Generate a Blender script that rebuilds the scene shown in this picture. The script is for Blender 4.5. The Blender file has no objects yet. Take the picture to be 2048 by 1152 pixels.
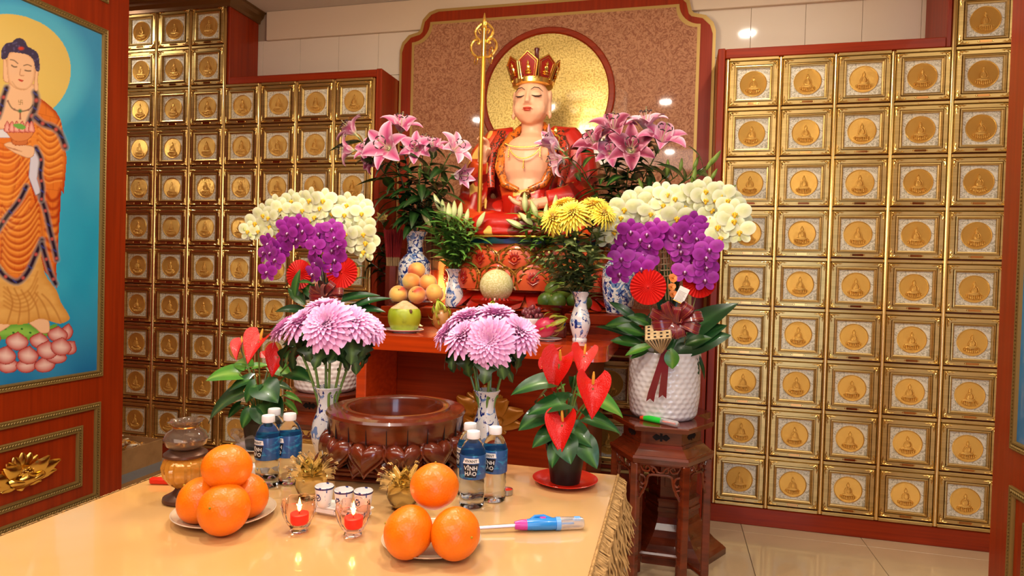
import bpy, math, random
import numpy as np
from mathutils import Vector, Matrix
PI=math.pi; R_=random.Random(7)
V=Vector
scn=bpy.context.scene
COL=scn.collection
# ---------------------------------------------------------------- camera
F_PX=1281.66; YAW,PIT,ROL=-0.24428937,-0.01973904,0.02802891
CAM=V((0,-3.718,1.332))
def _cam():
    y,p,r=YAW,PIT,ROL
    F=V((math.sin(y)*math.cos(p),math.cos(y)*math.cos(p),math.sin(p)))
    R0=V((math.cos(y),-math.sin(y),0)); U0=R0.cross(F)
    return R0*math.cos(r)+U0*math.sin(r), -R0*math.sin(r)+U0*math.cos(r), F
CR,CU,CF=_cam()
cd=bpy.data.cameras.new('camera'); cd.sensor_width=36; cd.lens=36*F_PX/2048; cd.clip_start=.02
cam=bpy.data.objects.new('camera',cd); COL.objects.link(cam)
m=Matrix.Identity(4)
for i in range(3): m[i][0]=CR[i]; m[i][1]=CU[i]; m[i][2]=-CF[i]; m[i][3]=CAM[i]
cam.matrix_world=m; scn.camera=cam
def at(px,py,X=None,Y=None,Z=None):
    "world point on the plane X=, Y= or Z= that the photograph shows at px,py"
    d=CF+CR*((px-1024)/F_PX)+CU*((576-py)/F_PX)
    if X is not None: t=(X-CAM.x)/d.x
    elif Y is not None: t=(Y-CAM.y)/d.y
    else: t=(Z-CAM.z)/d.z
    return CAM+d*t
def mpp(P): return (V(P)-CAM).dot(CF)/F_PX      # metres per photograph pixel at P
# ---------------------------------------------------------------- world, lights, exposure
w=bpy.data.worlds.new('world'); scn.world=w; w.use_nodes=True
w.node_tree.nodes['Background'].inputs[0].default_value=(1,.86,.72,1)
w.node_tree.nodes['Background'].inputs[1].default_value=.25
scn.view_settings.view_transform='Standard'; scn.view_settings.look='None'
scn.view_settings.gamma=1; scn.view_settings.use_curve_mapping=False
scn.view_settings.exposure=0.15
CEIL=3.14
def area(name,loc,size,power,col,rot=(0,0,0),sy=None,spread=None):
    l=bpy.data.lights.new(name,'AREA'); l.energy=power; l.color=col; l.size=size
    if sy: l.shape='RECTANGLE'; l.size_y=sy
    if spread: l.spread=spread
    o=bpy.data.objects.new(name,l); COL.objects.link(o); o.location=loc; o.rotation_euler=rot; return o
WARM=(1,.82,.62); NEUT=(1,.90,.78)
def disc(name,x,y,power,col=NEUT,r=.10,z=CEIL-.02):
    l=bpy.data.lights.new(name,'AREA'); l.shape='DISK'; l.size=r; l.energy=power; l.color=col
    o=bpy.data.objects.new(name,l); COL.objects.link(o); o.location=(x,y,z)
for x,y,p in ((-2.24,-2.98,16),(-.09,-5.11,16),(.47,-.61,7),(-4.04,-.45,11),(.9,-3.2,16),(-1.30,-2.55,20),(-.12,-2.50,16)): disc('ceiling_disc_light',x,y,p)  # last pair added as key light for the table, without fixtures
area('rear_fill_light',(-.5,-5.4,3.05),4.5,95,NEUT,sy=1.6)  # unseen fill, added behind the camera for soft ambient light
area('side_fill_light',(2.2,-2.0,3.08),1.2,16,NEUT,sy=2.2)  # unseen fill, added to brighten the scene from the right
area('daylight_door_light',(1.6,-6.3,1.2),1.3,30,(.62,.78,1),rot=(PI/2,0,0),sy=2.1)
l=bpy.data.lights.new('chandelier_light','POINT'); l.energy=44; l.color=(1,.86,.66); l.shadow_soft_size=.22
o=bpy.data.objects.new('chandelier_light',l); COL.objects.link(o); o.location=(-.80,-1.55,2.46)
# ---------------------------------------------------------------- mesh building
def lin(h):
    if isinstance(h,str):
        h=h.lstrip('#'); h=[int(h[i:i+2],16)/255 for i in (0,2,4)]
    return tuple((c/12.92 if c<=.04045 else ((c+.055)/1.055)**2.4) for c in h)
def mixc(a,b,t): t=max(0,min(1,t)); return tuple(a[i]*(1-t)+b[i]*t for i in range(3))
class MB:
    def __init__(s): s.v=[];s.f=[];s.m=[];s.c=[]
    def add(s,vs,fs,M=None,mi=0,col=None):
        b=len(s.v)
        if M is not None: vs=[M@V(p) for p in vs]
        s.v.extend([tuple(p) for p in vs])
        s.f.extend([tuple(b+i for i in f) for f in fs]); s.m.extend([mi]*len(fs))
        if col is None: col=(1,1,1)
        if callable(col): s.c.extend([col(k) for k in range(len(vs))])
        elif isinstance(col,list): s.c.extend(col)
        else: s.c.extend([col]*len(vs))
        return s
    def box(s,x0,x1,y0,y1,z0,z1,M=None,mi=0,col=None):
        vs=[(x,y,z) for z in (z0,z1) for y in (y0,y1) for x in (x0,x1)]
        return s.add(vs,[(0,2,3,1),(4,5,7,6),(0,1,5,4),(2,6,7,3),(0,4,6,2),(1,3,7,5)],M,mi,col)
    def bbox(s,x0,x1,y0,y1,z0,z1,b=.004,M=None,mi=0,col=None):
        "box with chamfered edges"
        vs=[];fs=[]
        xs=(x0,x1);ys=(y0,y1);zs=(z0,z1);idx={}
        for i in (0,1):
            for j in (0,1):
                for k in (0,1):
                    sx=b*(1-2*i);sy=b*(1-2*j);sz=b*(1-2*k)
                    idx[i,j,k,0]=len(vs);vs.append((xs[i],ys[j]+sy,zs[k]+sz))
                    idx[i,j,k,1]=len(vs);vs.append((xs[i]+sx,ys[j],zs[k]+sz))
                    idx[i,j,k,2]=len(vs);vs.append((xs[i]+sx,ys[j]+sy,zs[k]))
        for i in (0,1):
            q=[idx[i,0,0,0],idx[i,1,0,0],idx[i,1,1,0],idx[i,0,1,0]]; fs.append(tuple(q if i else q[::-1]))
            q=[idx[0,i,0,1],idx[1,i,0,1],idx[1,i,1,1],idx[0,i,1,1]]; fs.append(tuple(q[::-1] if i else q))
            q=[idx[0,0,i,2],idx[1,0,i,2],idx[1,1,i,2],idx[0,1,i,2]]; fs.append(tuple(q if i else q[::-1]))
        for i in (0,1):
            for j in (0,1):
                fs.append((idx[i,j,0,0],idx[i,j,1,0],idx[i,j,1,1],idx[i,j,0,1]))
                fs.append((idx[i,0,j,0],idx[i,1,j,0],idx[i,1,j,2],idx[i,0,j,2]))
                fs.append((idx[0,i,j,1],idx[1,i,j,1],idx[1,i,j,2],idx[0,i,j,2]))
                for k in (0,1): fs.append((idx[i,j,k,0],idx[i,j,k,1],idx[i,j,k,2]))
        return s.add(vs,fs,M,mi,col)
    def lathe(s,prof,n=32,M=None,mi=0,col=None,fn=None,cap=True):
        vs=[];cs=[]
        for k,(r,z) in enumerate(prof):
            for i in range(n):
                a=2*PI*i/n; rr=r if fn is None else fn(r,z,a,k)
                vs.append((rr*math.cos(a),rr*math.sin(a),z)); cs.append(col[k] if isinstance(col,list) else (col or (1,1,1)))
        fs=[]
        for k in range(len(prof)-1):
            for i in range(n):
                j=(i+1)%n; fs.append((k*n+i,k*n+j,(k+1)*n+j,(k+1)*n+i))
        if cap and prof[0][0]>1e-5: fs.append(tuple(range(n-1,-1,-1)))
        if cap and prof[-1][0]>1e-5: fs.append(tuple((len(prof)-1)*n+i for i in range(n)))
        return s.add(vs,fs,M,mi,cs)
    def tube(s,pts,rads,n=8,M=None,mi=0,col=None,closed=False):
        pts=[V(p) for p in pts]
        if not hasattr(rads,'__len__'): rads=[rads]*len(pts)
        vs=[];N=len(pts);up=None
        for k in range(N):
            if closed: t=pts[(k+1)%N]-pts[k-1]
            else: t=pts[min(k+1,N-1)]-pts[max(k-1,0)]
            if t.length<1e-9: t=V((0,0,1))
            t.normalize()
            if up is None: up=V((0,0,1)) if abs(t.z)<.9 else V((1,0,0))
            a=t.cross(up)
            if a.length<1e-6: a=t.cross(V((0,1,0)))
            a.normalize(); b=a.cross(t).normalized(); up=b
            for i in range(n):
                th=2*PI*i/n; vs.append(pts[k]+(a*math.cos(th)+b*math.sin(th))*rads[k])
        fs=[]
        for k in range(N if closed else N-1):
            k2=(k+1)%N
            for i in range(n):
                j=(i+1)%n; fs.append((k*n+i,k*n+j,k2*n+j,k2*n+i))
        if not closed: fs.append(tuple(range(n-1,-1,-1))); fs.append(tuple((N-1)*n+i for i in range(n)))
        cs=None
        if isinstance(col,list): cs=[col[k] for k in range(N) for i in range(n)]
        else: cs=col
        return s.add(vs,fs,M,mi,cs)
    def ell(s,c,r,n=12,M=None,mi=0,col=None,rot=None):
        "ellipsoid"
        if not hasattr(r,'__len__'): r=(r,r,r)
        h=n//2; vs=[(0,0,-1)]
        for k in range(1,h):
            ph=-PI/2+PI*k/h
            for i in range(n): th=2*PI*i/n; vs.append((math.cos(ph)*math.cos(th),math.cos(ph)*math.sin(th),math.sin(ph)))
        vs.append((0,0,1)); T=len(vs)-1
        fs=[(0,1+(i+1)%n,1+i) for i in range(n)]
        for k in range(h-2):
            for i in range(n):
                j=(i+1)%n; a=1+k*n; fs.append((a+i,a+j,a+n+j,a+n+i))
        a=1+(h-2)*n; fs+=[(a+i,a+(i+1)%n,T) for i in range(n)]
        L=Matrix.Translation(V(c))@(rot.to_4x4() if rot is not None else Matrix.Identity(4))@Matrix.Diagonal((r[0],r[1],r[2],1))
        return s.add(vs,fs,(M@L) if M is not None else L,mi,col)
    def prism(s,poly,z0,z1,M=None,mi=0,col=None):
        n=len(poly); vs=[(x,y,z0) for x,y in poly]+[(x,y,z1) for x,y in poly]
        fs=[tuple(range(n-1,-1,-1)),tuple(range(n,2*n))]+[(i,(i+1)%n,n+(i+1)%n,n+i) for i in range(n)]
        return s.add(vs,fs,M,mi,col)
    def surf(s,nu,nv,fn,M=None,mi=0,col=None,closeu=False):
        "fn(u,v)->point; col(u,v)->colour"
        vs=[];cs=[]
        for j in range(nv+1):
            for i in range(nu+(0 if closeu else 1)):
                u=i/nu;v=j/nv; vs.append(fn(u,v)); cs.append(col(u,v) if callable(col) else (col or (1,1,1)))
        W=nu if closeu else nu+1; fs=[]
        for j in range(nv):
            for i in range(nu):
                i2=(i+1)%W; fs.append((j*W+i,j*W+i2,(j+1)*W+i2,(j+1)*W+i))
        return s.add(vs,fs,M,mi,cs)
    def mesh(s,name,mats,smooth=True,ang=40):
        me=bpy.data.meshes.new(name); me.from_pydata(s.v,[],s.f)
        for mt in (mats if isinstance(mats,(list,tuple)) else [mats]): me.materials.append(mt)
        if any(s.m): me.polygons.foreach_set('material_index',s.m)
        ca=me.color_attributes.new('Col','FLOAT_COLOR','POINT')
        a=np.ones((len(s.v),4),dtype=np.float32); a[:,:3]=np.array(s.c,dtype=np.float32); ca.data.foreach_set('color',a.ravel())
        me.update()
        if smooth:
            me.shade_smooth()
            if ang<179: me.set_sharp_from_angle(angle=math.radians(ang))
        return me
    def build(s,name,mats,parent=None,smooth=True,ang=40,M=None):
        return link(name,s.mesh(name,mats,smooth,ang),parent,M)
def link(name,me,parent=None,M=None):
    o=bpy.data.objects.new(name,me); COL.objects.link(o)
    if parent is not None: o.parent=parent
    if M is not None: o.matrix_local=M
    return o
def tag(o,label=None,cat=None,group=None,kind=None):
    if label: o['label']=label
    if cat: o['category']=cat
    if group: o['group']=group
    if kind: o['kind']=kind
    return o
def thing(name,label,cat,loc=(0,0,0),rz=0,group=None):
    o=bpy.data.objects.new(name,None); COL.objects.link(o); o.empty_display_size=.02
    o.location=loc; o.rotation_euler=(0,0,rz); return tag(o,label,cat,group)
def kids(o): return [c for c in ALLCH.get(o.name,[])]
def copy_tree(o,parent=None,label=None):
    c=o.copy(); COL.objects.link(c); c.parent=parent
    if label: c['label']=label
    for ch in list(o.children): copy_tree(ch,c)
    return c
def frame(origin,zdir,xhint=(1,0,0),scale=1,roll=0):
    z=V(zdir).normalized(); x=V(xhint); x=x-z*x.dot(z)
    if x.length<1e-4: x=V((0,1,0)); x=x-z*x.dot(z)
    x.normalize(); y=z.cross(x)
    if roll: x,y=x*math.cos(roll)+y*math.sin(roll),y*math.cos(roll)-x*math.sin(roll)
    M=Matrix.Identity(4)
    for i in range(3): M[i][0]=x[i]*scale;M[i][1]=y[i]*scale;M[i][2]=z[i]*scale;M[i][3]=V(origin)[i]
    return M
def T(x,y,z): return Matrix.Translation((x,y,z))
def RX(a): return Matrix.Rotation(a,4,'X')
def RY(a): return Matrix.Rotation(a,4,'Y')
def RZ(a): return Matrix.Rotation(a,4,'Z')
def bez(a,b,c,d,n):
    a,b,c,d=V(a),V(b),V(c),V(d); o=[]
    for i in range(n+1):
        t=i/n; o.append(a*(1-t)**3+b*3*t*(1-t)**2+c*3*t*t*(1-t)+d*t**3)
    return o
def fuse(mb,name,mats,parent,voxel=.008,smooth=4,M=None):
    "one continuous surface out of overlapping solids"
    me=mb.mesh(name+'_raw',mats); o=bpy.data.objects.new(name+'_raw',me); COL.objects.link(o)
    r=o.modifiers.new('r','REMESH'); r.mode='VOXEL'; r.voxel_size=voxel; r.use_smooth_shade=True
    if smooth: sm=o.modifiers.new('s','SMOOTH'); sm.factor=.6; sm.iterations=smooth
    dg=bpy.context.evaluated_depsgraph_get(); dg.update()
    ne=bpy.data.meshes.new_from_object(o.evaluated_get(dg)); ne.name=name
    bpy.data.objects.remove(o); 
    ne.materials.clear()
    for mt in (mats if isinstance(mats,(list,tuple)) else [mats]): ne.materials.append(mt)
    ne.shade_smooth()
    return link(name,ne,parent,M)
def text_mb(body,size,depth=0,bold=0):
    c=bpy.data.curves.new('t','FONT'); c.body=body; c.size=size; c.align_x='CENTER'; c.align_y='CENTER'; c.offset=bold; c.resolution_u=2
    o=bpy.data.objects.new('t',c); COL.objects.link(o)
    dg=bpy.context.evaluated_depsgraph_get(); dg.update()
    me=bpy.data.meshes.new_from_object(o.evaluated_get(dg))
    vs=[tuple(v.co) for v in me.vertices]; fs=[tuple(p.vertices) for p in me.polygons]
    bpy.data.objects.remove(o); bpy.data.meshes.remove(me); return vs,fs
# ---------------------------------------------------------------- materials
def mat(name,col=(.8,.8,.8),rough=.5,metal=0,coat=0,trans=0,ior=1.45,vc=False,emit=None,es=0,noise=None,bump=None,spec=None,sss=0,alpha=1,wave=None,coord='Object',sheen=0):
    mt=bpy.data.materials.new(name); mt.use_nodes=True; nt=mt.node_tree; N=nt.nodes; L=nt.links
    b=N['Principled BSDF']; col=lin(col) if isinstance(col,str) else col
    b.inputs['Base Color'].default_value=(*col,1); b.inputs['Roughness'].default_value=rough; b.inputs['Metallic'].default_value=metal
    b.inputs['Coat Weight'].default_value=coat; b.inputs['Coat Roughness'].default_value=.04; b.inputs['Transmission Weight'].default_value=trans; b.inputs['IOR'].default_value=ior
    if spec is not None: b.inputs['Specular IOR Level'].default_value=spec
    if sheen: b.inputs['Sheen Weight'].default_value=sheen
    if sss: b.inputs['Subsurface Weight'].default_value=sss; b.inputs['Subsurface Radius'].default_value=(.02,.01,.006); b.inputs['Subsurface Scale'].default_value=.5
    if emit: b.inputs['Emission Color'].default_value=(*(lin(emit) if isinstance(emit,str) else emit),1); b.inputs['Emission Strength'].default_value=es
    if alpha<1: b.inputs['Alpha'].default_value=alpha
    src=None; tc=N.new('ShaderNodeTexCoord')
    if vc:
        a=N.new('ShaderNodeAttribute'); a.attribute_name='Col'; src=a.outputs['Color']
        if col!=(.8,.8,.8):
            mx=N.new('ShaderNodeMix'); mx.data_type='RGBA'; mx.blend_type='MULTIPLY'; mx.inputs[0].default_value=1
            L.new(src,mx.inputs[6]); mx.inputs[7].default_value=(*col,1); src=mx.outputs[2]
    if noise:  # list of (scale(s), colour2, lo, hi, [detail,distort])
        for nz in (noise if isinstance(noise,list) else [noise]):
            sc,c2,lo,hi=nz[:4]; c2=lin(c2) if isinstance(c2,str) else c2
            n=N.new('ShaderNodeTexNoise'); n.inputs['Scale'].default_value=1; n.inputs['Detail'].default_value=nz[4] if len(nz)>4 else 4
            n.inputs['Distortion'].default_value=nz[5] if len(nz)>5 else 0
            mp=N.new('ShaderNodeMapping'); mp.inputs['Scale'].default_value=sc if hasattr(sc,'__len__') else (sc,sc,sc)
            L.new(tc.outputs[coord],mp.inputs[0]); L.new(mp.outputs[0],n.inputs['Vector'])
            rp=N.new('ShaderNodeMapRange'); rp.inputs[1].default_value=lo; rp.inputs[2].default_value=hi; L.new(n.outputs[0],rp.inputs[0])
            mx=N.new('ShaderNodeMix'); mx.data_type='RGBA'; L.new(rp.outputs[0],mx.inputs[0])
            if src is not None: L.new(src,mx.inputs[6])
            else: mx.inputs[6].default_value=(*col,1)
            mx.inputs[7].default_value=(*c2,1); src=mx.outputs[2]
    if src is not None: L.new(src,b.inputs['Base Color'])
    if bump:  # (scale, strength, distance, kind)
        kind=bump[3] if len(bump)>3 else 'noise'
        if kind=='voronoi': n=N.new('ShaderNodeTexVoronoi'); n.inputs['Scale'].default_value=1; o=n.outputs[0]
        elif kind=='wave': n=N.new('ShaderNodeTexWave'); n.inputs['Scale'].default_value=1; n.bands_direction='Z'; n.inputs['Distortion'].default_value=.4; o=n.outputs[1]
        else: n=N.new('ShaderNodeTexNoise'); n.inputs['Scale'].default_value=1; n.inputs['Detail'].default_value=3; o=n.outputs[0]
        mp=N.new('ShaderNodeMapping'); sc=bump[0]; mp.inputs['Scale'].default_value=sc if hasattr(sc,'__len__') else (sc,sc,sc)
        L.new(tc.outputs[coord],mp.inputs[0]); L.new(mp.outputs[0],n.inputs['Vector'])
        bp=N.new('ShaderNodeBump'); bp.inputs['Strength'].default_value=bump[1]; bp.inputs['Distance'].default_value=bump[2]; L.new(o,bp.inputs['Height']); L.new(bp.outputs[0],b.inputs['Normal'])
    return mt
M={}
M['redwood']=mat('red_wood','#962E08',.34,spec=.3,coat=.08,noise=((2,60,60),'#7E2406',.35,.7,5))
M['redwoodH']=mat('red_wood_horizontal','#962E08',.34,spec=.3,coat=.08,noise=((2.5,2.5,70),'#7E2406',.35,.7,5))
M['redwoodV']=mat('red_wood_vertical','#962E08',.34,spec=.3,coat=.08,noise=((50,50,1.5),'#7E2406',.35,.7,5))
M['tablewood']=mat('orange_red_wood','#C23E0C',.22,coat=.6,noise=((3,30,60),'#A8330A',.35,.7,5))
M['rosewood']=mat('rosewood','#742C12',.22,coat=.5,noise=((6,6,30),'#4A1A0A',.35,.7,6))
M['cream']=mat('cream_wall','#D9C3A4',.6)
M['tile']=mat('wall_tile','#E6D6BC',.07,coat=0,noise=(1.2,'#DCCBB0',.3,.8))
M['grout']=mat('grout','#A38C72',.9)
M['ceil']=mat('ceiling_paint','#C9BCAA',.8)
M['floor']=mat('floor_tile','#CDB48F',.14,coat=.25,noise=(2.5,'#C2A782',.3,.8,6))
M['floorgap']=mat('floor_joint','#6E5B45',.9)
M['gold']=mat('gold_frame',(.62,.43,.16),.36,metal=1,noise=((4,4,90),(.48,.33,.11),.35,.65))
M['goldrail']=mat('gold_rail',(.84,.60,.24),.27,metal=1)
M['goldorn']=mat('gold_ornament',(.88,.62,.20),.22,metal=1)
M['golddisc']=mat('gold_medallion',(.80,.50,.13),.34,metal=1,bump=((10,10,260),.5,.0012,'wave'))
M['goldleaf']=mat('gold_leaf',(.95,.62,.14),.22,metal=1)
M['panel']=mat('niche_panel','#DCD4BC',.5,metal=0,noise=((45,45,45),'#AFA68C',.50,.58,3,2.2),bump=(60,.4,.001))
M['plate_dark']=mat('nameplate',(.45,.2,.06),.12,metal=1)
M['dark']=mat('shadow_gap','#150804',.9)
M['rope']=mat('gilt_rope','#8E7440',.42,metal=.55)
M['vc']=mat('painted_surface',vc=True,rough=.45)
M['vcg']=mat('painted_glossy',vc=True,rough=.16,coat=.5)
M['petal']=mat('petal',vc=True,rough=.5,sss=.12,sheen=.2)
M['leafm']=mat('leaf',vc=True,rough=.32,coat=.1)
M['porc']=mat('porcelain','#E9E6E0',.12,coat=.6)
def blue_white(name,sc,lo,hi):
    return mat(name,'#E7E4E0',.1,coat=.6,noise=[((sc,sc,sc*.8),'#6E8DBE',lo,lo+.02,3,1.2),((sc*1.1,sc*1.1,sc),'#1B2F78',hi,hi+.02,3,1.6)])
M['bluewhite']=blue_white('blue_white_porcelain',26,.56,.59)
M['bluewhite_big']=blue_white('blue_white_porcelain_fine',34,.50,.56)
M['blueband']=mat('blue_band','#E0E2E4',.1,coat=.6,noise=((60,60,60),'#16336E',.46,.5,2))
M['glass']=mat('clear_glass',(1,1,1),0,trans=1,ior=1.4)
M['stone']=mat('board_stone','#B57E58',.55,spec=.2,coat=.7,noise=[((34,34,34),'#8C5638',.42,.60,6,2.6)])
M['red']=mat('red_plastic','#D5220F',.25,coat=.3)
M['black']=mat('black_plastic','#16130F',.4)
def glassy(name,col,rough=0,ior=1.4,dens=None): return mat(name,lin(col),rough,trans=1,ior=ior)
# ---------------------------------------------------------------- room shell
def struct(name,mb,m,parent=None,**k):
    o=mb.build(name,m,parent,smooth=False,**k)
    if parent is None: o['kind']='structure'
    return o
RX0,RX1,RY0=-4.9,3.4,-6.6
o=struct('floor',MB().box(RX0,RX1,RY0,.5,-.06,-.004),M['floorgap'])
tm=None
for i in range(-9,6):
    for j in range(-11,2):
        x0=.41+.6*i; y0=-.12-.6*(1-j)+.6
        x0=max(x0,RX0+.01); x1=min(.41+.6*(i+1),RX1); y1=min(y0+.6,.3)
        if x1-x0<.1 or y1-y0<.05: continue
        tl=MB().bbox(x0+.0015,x1-.0015,y0+.0015,y1-.0015,-.012,0,.001).build('tile',M['floor'],o,smooth=False)
struct('ceiling',MB().box(RX0,RX1,RY0,.5,CEIL,CEIL+.06),M['ceil'])
wb=struct('wall_back',MB().box(RX0,RX1,.3,.42,0,CEIL),M['grout'])
for i in range(-12,5):
    x0=.401+.2975*i
    for z0,z1 in ((2.363,2.657),(2.66,2.945)):
        MB().bbox(x0+.001,x0+.2965,.292,.301,z0,z1,.0012).build('tile',M['tile'],wb,smooth=False)
struct('trim_1',MB().bbox(-2.83,RX1-.8,.266,.3,2.94,CEIL-.001,.003),M['cream'])
struct('wall_front',MB().box(RX0,RX1,RY0-.1,RY0,0,CEIL),M['redwood'])
struct('wall_far_left',MB().box(RX0-.1,RX0,RY0,.5,0,CEIL),M['redwood'])
struct('wall_far_right',MB().box(RX1,RX1+.1,RY0,.5,0,CEIL),M['cream'])
d1=struct('door_1',MB().box(.86,2.34,RY0,RY0+.05,0,2.3),M['redwood'])
M['day']=mat('daylight_glass','#AFC6EE',.3,emit='#A9C4FF',es=1.6)
for x0 in (.92,1.62): MB().box(x0,x0+.64,RY0+.05,RY0+.06,.1,2.2).build('pane',M['day'],d1,smooth=False)
# ceiling lamps the glass and tiles mirror
M['lamp']=mat('lamp_disc','#FFFFFF',.5,emit='#FFF3DC',es=14)
M['white']=mat('white_plastic','#E8E4DE',.3,coat=.2)
for k,(x,y,lb) in enumerate(((-2.24,-2.98,'round recessed ceiling light before the painted wall panel'),(-.09,-5.11,'round recessed ceiling light behind the offering table'),(.47,-.61,'round recessed ceiling light before the right niche wall'),(-4.04,-.45,'round recessed ceiling light before the far left niches'),(.9,-3.2,'round recessed ceiling light right of the offering table'))):
    t=thing('ceiling_light',lb,'ceiling light',(x,y,CEIL),0,'recessed ceiling lights')
    MB().lathe([(.085,-.001),(.085,-.012),(.07,-.014),(.068,-.004)],32,cap=False).build('rim',M['white'],t)
    MB().lathe([(.066,-.006),(.03,-.007),(0,-.007)],32).build('diffuser',M['lamp'],t)
# ---------------------------------------------------------------- niche cabinets
PW,PH=.27217,.27
def rectloft(mb,hw,hh,prof,M_=None,mi=0,cz=0):
    vs=[];fs=[]
    for ins,y in prof:
        a,b=hw-ins,hh-ins; vs+=[(-a,y,cz-b),(a,y,cz-b),(a,y,cz+b),(-a,y,cz+b)]
    for k in range(len(prof)-1):
        for i in range(4):
            j=(i+1)%4; fs.append((k*4+i,k*4+j,k*4+4+j,k*4+4+i))
    mb.add(vs,fs,M_,mi)
db=MB(); rectloft(db,.123,.122,[(0,0),(0,-.014),(.003,-.018),(.021,-.018),(.0225,-.010),(.025,-.010),(.0265,-.021),(.031,-.022),(.034,-.017),(.039,-.015),(.040,-.004)],cz=.002)
door_me=db.mesh('niche_door',M['gold'],smooth=False)
rp=MB().box(-.086,.086,-.006,0,-.084,.088)
for sx in (-1,1):
    for sz in (-1,1):
        for q in range(3):
            r=.018+.009*q
            rp.tube([(sx*(.083-r*math.cos(a)),-.0065,.002+sz*(.083-r*math.sin(a))) for a in [PI/2*k/5 for k in range(6)]],.0011,4)
panel_me=rp.mesh('panel',M['panel'],smooth=False)
md=MB().lathe([(.0695,0),(.0695,.004),(.067,.0055),(.065,.0035),(.0,.0035)],40,M=RX(PI/2)@T(0,0,.004))
def relief(mb,s=1,y=-.0085):
    e=lambda x,z,rx,rz,ry=.005:mb.ell((x*s,y,z*s),(rx*s,ry,rz*s),10)
    e(0,.024,.0085,.0105);e(0,.0355,.004,.004);e(0,.012,.005,.006)
    e(0,-.008,.0175,.021);e(0,-.026,.031,.0085,.007)
    for sx in (-1,1):
        mb.tube([(sx*x*s,y-.004,z*s) for x,z in ((.009,.012),(.0165,.001),(.0185,-.012),(.012,-.021),(0,-.024))],.0022,5)
        mb.tube([(sx*x*s,y-.004,z*s) for x,z in ((.004,.008),(.008,-.004),(.006,-.013),(0,-.016))],.0017,5)
    for k in range(-4,5):
        e(k*.0085,-.040+abs(k)*.0012,.0048,.0075,.006)
    for k in range(-3,4): e(k*.0085+.002,-.048+abs(k)*.0015,.005,.006,.005)
relief(md)
med_me=md.mesh('medallion',M['golddisc'],ang=35)
ob=MB()   # corner ornament scroll, corner at the origin, growing to +x,-z
for ax in (0,1):
    f=(lambda a,b:(a,-.0195,-b)) if ax==0 else (lambda a,b:(b,-.0195,-a))
    ob.tube([f(*p) for p in ((.004,.004),(.014,.005),(.022,.012),(.016,.017),(.011,.012))],[.0028,.003,.0026,.0022,.0014],5)
    ob.tube([f(*p) for p in ((.014,.006),(.030,.004),(.040,.008),(.036,.012))],[.0024,.0024,.0018,.001],5)
    ob.tube([f(*p) for p in ((.034,.006),(.048,.006))],[.002,.0008],5)
ob.ell((.008,-.021,-.008),(.006,.004,.006),8)
orn_me=ob.mesh('corner_ornament',M['goldorn'],ang=60)
nb=MB().box(-.026,.026,-.0205,-.017,-.112,-.101)
for sx in (-1,1): nb.ell((sx*.031,-.019,-.1065),(.0045,.003,.005),6,mi=1)
name_me=nb.mesh('nameplate',[M['plate_dark'],M['goldorn']])
def door(parent,x,y,z,s=1):
    d=link('niche_door',door_me,parent); d.location=(x,y,z); d.scale=(s,1,s)
    p=link('panel',panel_me,d); md_=link('medallion',med_me,d); md_.location=(0,-.002,.002)
    link('nameplate',name_me,d)
    for sx in (-1,1):
        for sz in (-1,1):
            c=link('corner_ornament',orn_me,d); c.location=(sx*-.121,0,.002+sz*.120); c.scale=(sx,1,sz)
    return d
def cabinet(name_lb,group_x,x0,cells,loc_y=0,case=None,rows_extra=None,w_=PW,h_=PH,top=2.541,s=1,zbot=.111):
    """cells: list of (col,row) ; row 0 is the top row of the low part"""
    t=thing('niche_cabinet',name_lb,'cabinet',(x0,loc_y,0),0,'walls of gilt memorial niches')
    cols=sorted({c for c,r in cells})
    for c in range(cols[0],cols[-1]+2):
        rs=[r for cc,r in cells if cc in (c,c-1)]
        z1=top-min(rs)*h_+.004; z0=top-(max(rs)+1)*h_-.004
        MB().lathe([(.0115,z0),(.0115,z1-.006),(.008,z1),(0,z1)],12,M=T(c*w_,-.012,0)).build('post',M['goldrail'],t)
    for c in cols:
        rs=sorted(r for cc,r in cells if cc==c)
        for r in rs+[rs[-1]+1]:
            z=top-r*h_
            rb=MB().bbox(c*w_+.010,(c+1)*w_-.010,-.020,.0,z-.009,z+.009,.003); rb.box(c*w_+w_/2-.018,c*w_+w_/2+.018,-.0225,-.018,z-.005,z+.004)
            rb.build('rail',M['gold'],t,smooth=False)
    for c,r in cells: door(t,(c+.5)*w_,-.002,top-(r+.5)*h_,s)
    return t
cells=[(c,r) for c in range(7) for r in range(9)]+[(c,r) for c in range(3) for r in (-1,-2)]
tL=cabinet('wall of gilt niche doors left of the altar with a taller end','L',-3.756,cells)
def case(t,boxes,name='case',m=None):
    mb=MB()
    for b_ in boxes: mb.bbox(*b_,.004)
    return mb.build(name,m or M['redwoodH'],t,smooth=False)
# local coordinates of the case: x from the cabinet's origin
W7=7*PW
case(tL,[(-.02,W7+.012,.005,.29,.0,2.548),(-.02,W7+.012,-.012,.005,-.0,.098),(3*PW+.033,W7+.013,-.013,.288,2.552,2.599)])
case(tL,[(W7+.013,W7+.052,-.016,.29,0,2.602)],'side_board',M['redwoodV'])
case(tL,[(-.02,3*PW+.012,.005,.29,2.55,CEIL-.06),(3*PW+.012,3*PW+.032,-.012,.29,2.552,CEIL-.062)],'upper_case',M['redwoodV'])
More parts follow.
